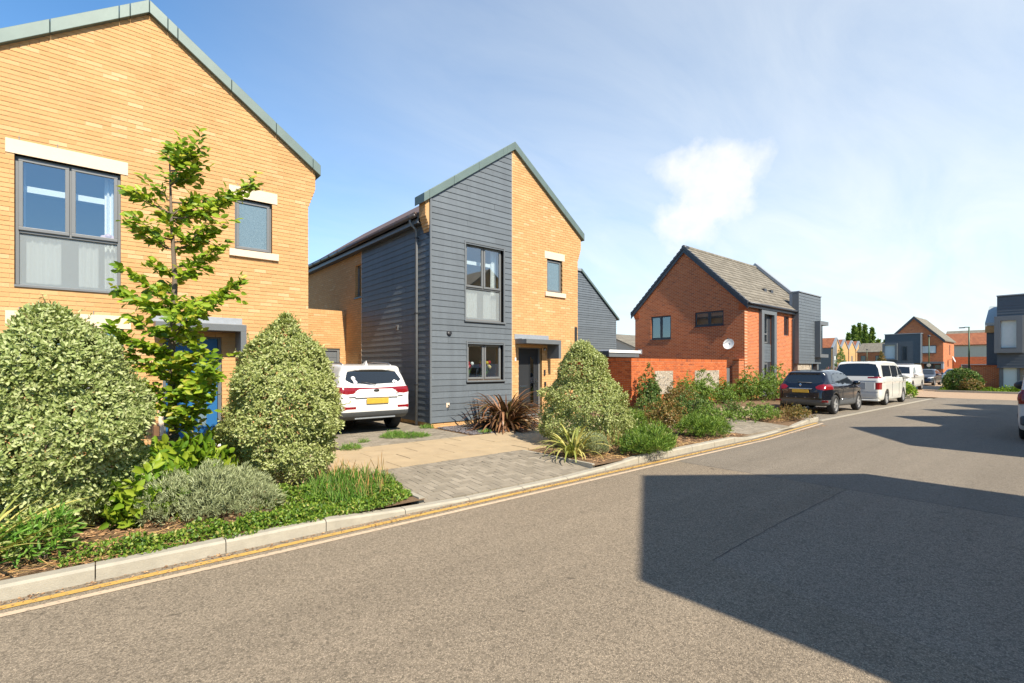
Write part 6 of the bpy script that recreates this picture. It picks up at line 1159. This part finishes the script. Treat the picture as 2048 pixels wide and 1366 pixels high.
# poplars far behind
for i, (x, yt, wpx, lb) in enumerate(((1697, 668, 9, 'leftmost shorter poplar of the far clump'), (1708, 653, 11, 'broad poplar in the far clump'), (1718, 648, 11, 'tallest poplar of the far clump'), (1729.5, 651, 6.5, 'slim poplar standing alone right of the clump'), (1744, 657, 9, 'right-hand poplar of the far row'), (1736, 670, 6, 'short poplar left of the right-hand one'), (1757, 681, 9, 'low round tree right of the poplars'), (1770, 682, 10, 'low tree next to the far red house'))):
    q = ray(x, yt); k = (205 + (i % 3) * 6) / math.hypot(q[0], q[1]); X, Y = q[0] * k, q[1] * k; Hh = CH + q[2] * k; rr = wpx * k; t = thing('poplar_tree' if i < 6 else 'broadleaf_tree', lb, 'tree', (X, Y, 0), 'far trees'); MB().tube([(X, Y, 0), (X, Y, Hh * .9)], [.4, .08], 8).build('trunk', 'bark', t)
    n = 1700; zz = rng.uniform(0.1, 1, n); pr = np.interp(zz, [0, .15, .5, .8, 1], [.5, .9, 1, .75, .2]); th = rng.uniform(0, 6.283, n); P0 = np.stack([np.cos(th), np.sin(th), zz * 4], 1); kk = .52 * pr * rr * np.sqrt(rng.uniform(.1, 1, n)) * (1 + .4 * lump(P0 * 2.5, 1.2, 80 + i)); P = np.stack([X + np.cos(th) * kk, Y + np.sin(th) * kk, zz * Hh], 1)
    leaves('crown', P, rdir(n) + np.array([0, 0, .6]), rdir(n), rng.uniform(.5, 1.0, n), rng.uniform(.3, .55, n), 'poplar_leaf', t)
# mulch, straw and slate chips
def chips(name, label, cat, rects, n, sx, sz, mat, base, skip=None):
    P = []; Fc = []
    ws = [(b - a) * (d - c) for a, b, c, d in rects]
    for i in range(n):
        a, b, c, d = rnd.choices(rects, ws)[0]; x, y = rnd.uniform(a, b), rnd.uniform(c, d); l, w2 = rnd.uniform(*sx), rnd.uniform(*sz); q = Matrix.Translation((x, y, base + rnd.uniform(0, .012))) @ Matrix.Rotation(rnd.uniform(0, 6.3), 4, 'Z') @ Matrix.Rotation(rnd.uniform(-.5, .5), 4, 'X') @ Matrix.Rotation(rnd.uniform(-.3, .3), 4, 'Y'); k = len(P)
        P += [tuple(q @ Vector(v)) for v in ((-l, -w2, 0), (l, -w2 * .6, 0), (l * .8, w2, 0), (-l * .9, w2 * .8, 0), (0, 0, w2 * .7))]; Fc += [(k, k + 1, k + 4), (k + 1, k + 2, k + 4), (k + 2, k + 3, k + 4), (k + 3, k, k + 4)]
    me = bpy.data.meshes.new(name); me.from_pydata(P, [], Fc); me.update(); return tag(link(name, me, mat), label, cat, kind='stuff')
chips('bark_mulch', 'loose bark mulch over the planting beds', 'mulch', [(-1.6, 1.2, 5.22, 6.3), (6.15, 11.6, 5.3, 6.6), (14.7, 17.2, 5.8, 7.0), (-1.5, 3.0, 6.0, 7.0)], 5200, (.012, .04), (.005, .014), 'mulch', .1)
chips('dry_straw', 'dry stalks lying on the left bed', 'mulch', [(-.9, .75, 5.25, 5.9), (6.6, 9.5, 5.3, 5.8), (15.2, 16.9, 5.8, 6.6)], 650, (.05, .2), (.002, .005), 'straw', .115)
chips('slate_chips', 'grey slate chippings under the bronze clump', 'gravel', [(6.6, 9.3, 9.25, 10.95)], 4200, (.015, .04), (.01, .02), 'slate', .115)
chips('gutter_grit', 'grit and dead leaves along the kerb channel', 'grit', [(-2, 16, 4.98, 5.07), (-2, 16, 4.9, 5.05)], 1500, (.004, .014), (.003, .008), 'mulch', .004)
# things on the window boards
def vase(label, x, cols, sd):
    r = np.random.default_rng(sd); t = thing('flower_vase', label, 'vase', (x, 11.3, 1.30)); MB().lathe([(.001, 0), (.045, 0), (.05, .1), (.035, .17), (.045, .2)], 12, Matrix.Translation((x, 11.3, 1.30))).build('vase', 'glass', t, True)
    for i in range(9):
        a = r.uniform(0, 6.28); e = np.array([x + math.cos(a) * .20 * r.uniform(.3, 1), 11.24 + math.sin(a) * .04, 1.30 + r.uniform(.30, .46)]); MB().tube([(x, 11.3, 1.35), e], .004, 4).build('stem', 'grass_blade', t)
        MB().lathe([(.001, 0), (.045, .03), (.052, .07), (.035, .11), (.001, .115)], 8, Matrix.Translation(e)).build('flower', cols[i % len(cols)], t, True)
    n = 14; P = np.tile([x, 11.3, 1.42], (n, 1)); leaves('leaf', P, r.normal(size=(n, 3)) * .5 + [0, 0, 1.2], r.normal(size=(n, 3)), .2, .03, 'mid_leaf', t)
vase('vase of crimson and cream tulips at the left window pane', 7.85, ('tulip_red', 'white_paint', 'tulip_red', 'pink_fluff'), 2); vase('vase of red and yellow tulips at the right window pane', 8.42, ('tulip_red', 'tulip_yellow', 'tulip_yellow'), 4)
pk = thing('soft_toy', 'pink fluffy toy on the upper window ledge of the brick house', 'toy', (.08, 11.26, 3.92)); m = MB()
for (dx, dz, r_) in ((-.07, .0, .05), (0, .03, .055), (.07, .0, .05), (0, -.02, .05)): m.lathe([(r_ * math.sin(a), r_ * -math.cos(a)) for a in np.linspace(.02, 3.12, 7)], 10, Matrix.Translation((.08 + dx, 11.24, 3.97 + dz)))
m.build('fluff', 'pink_fluff', pk, True)
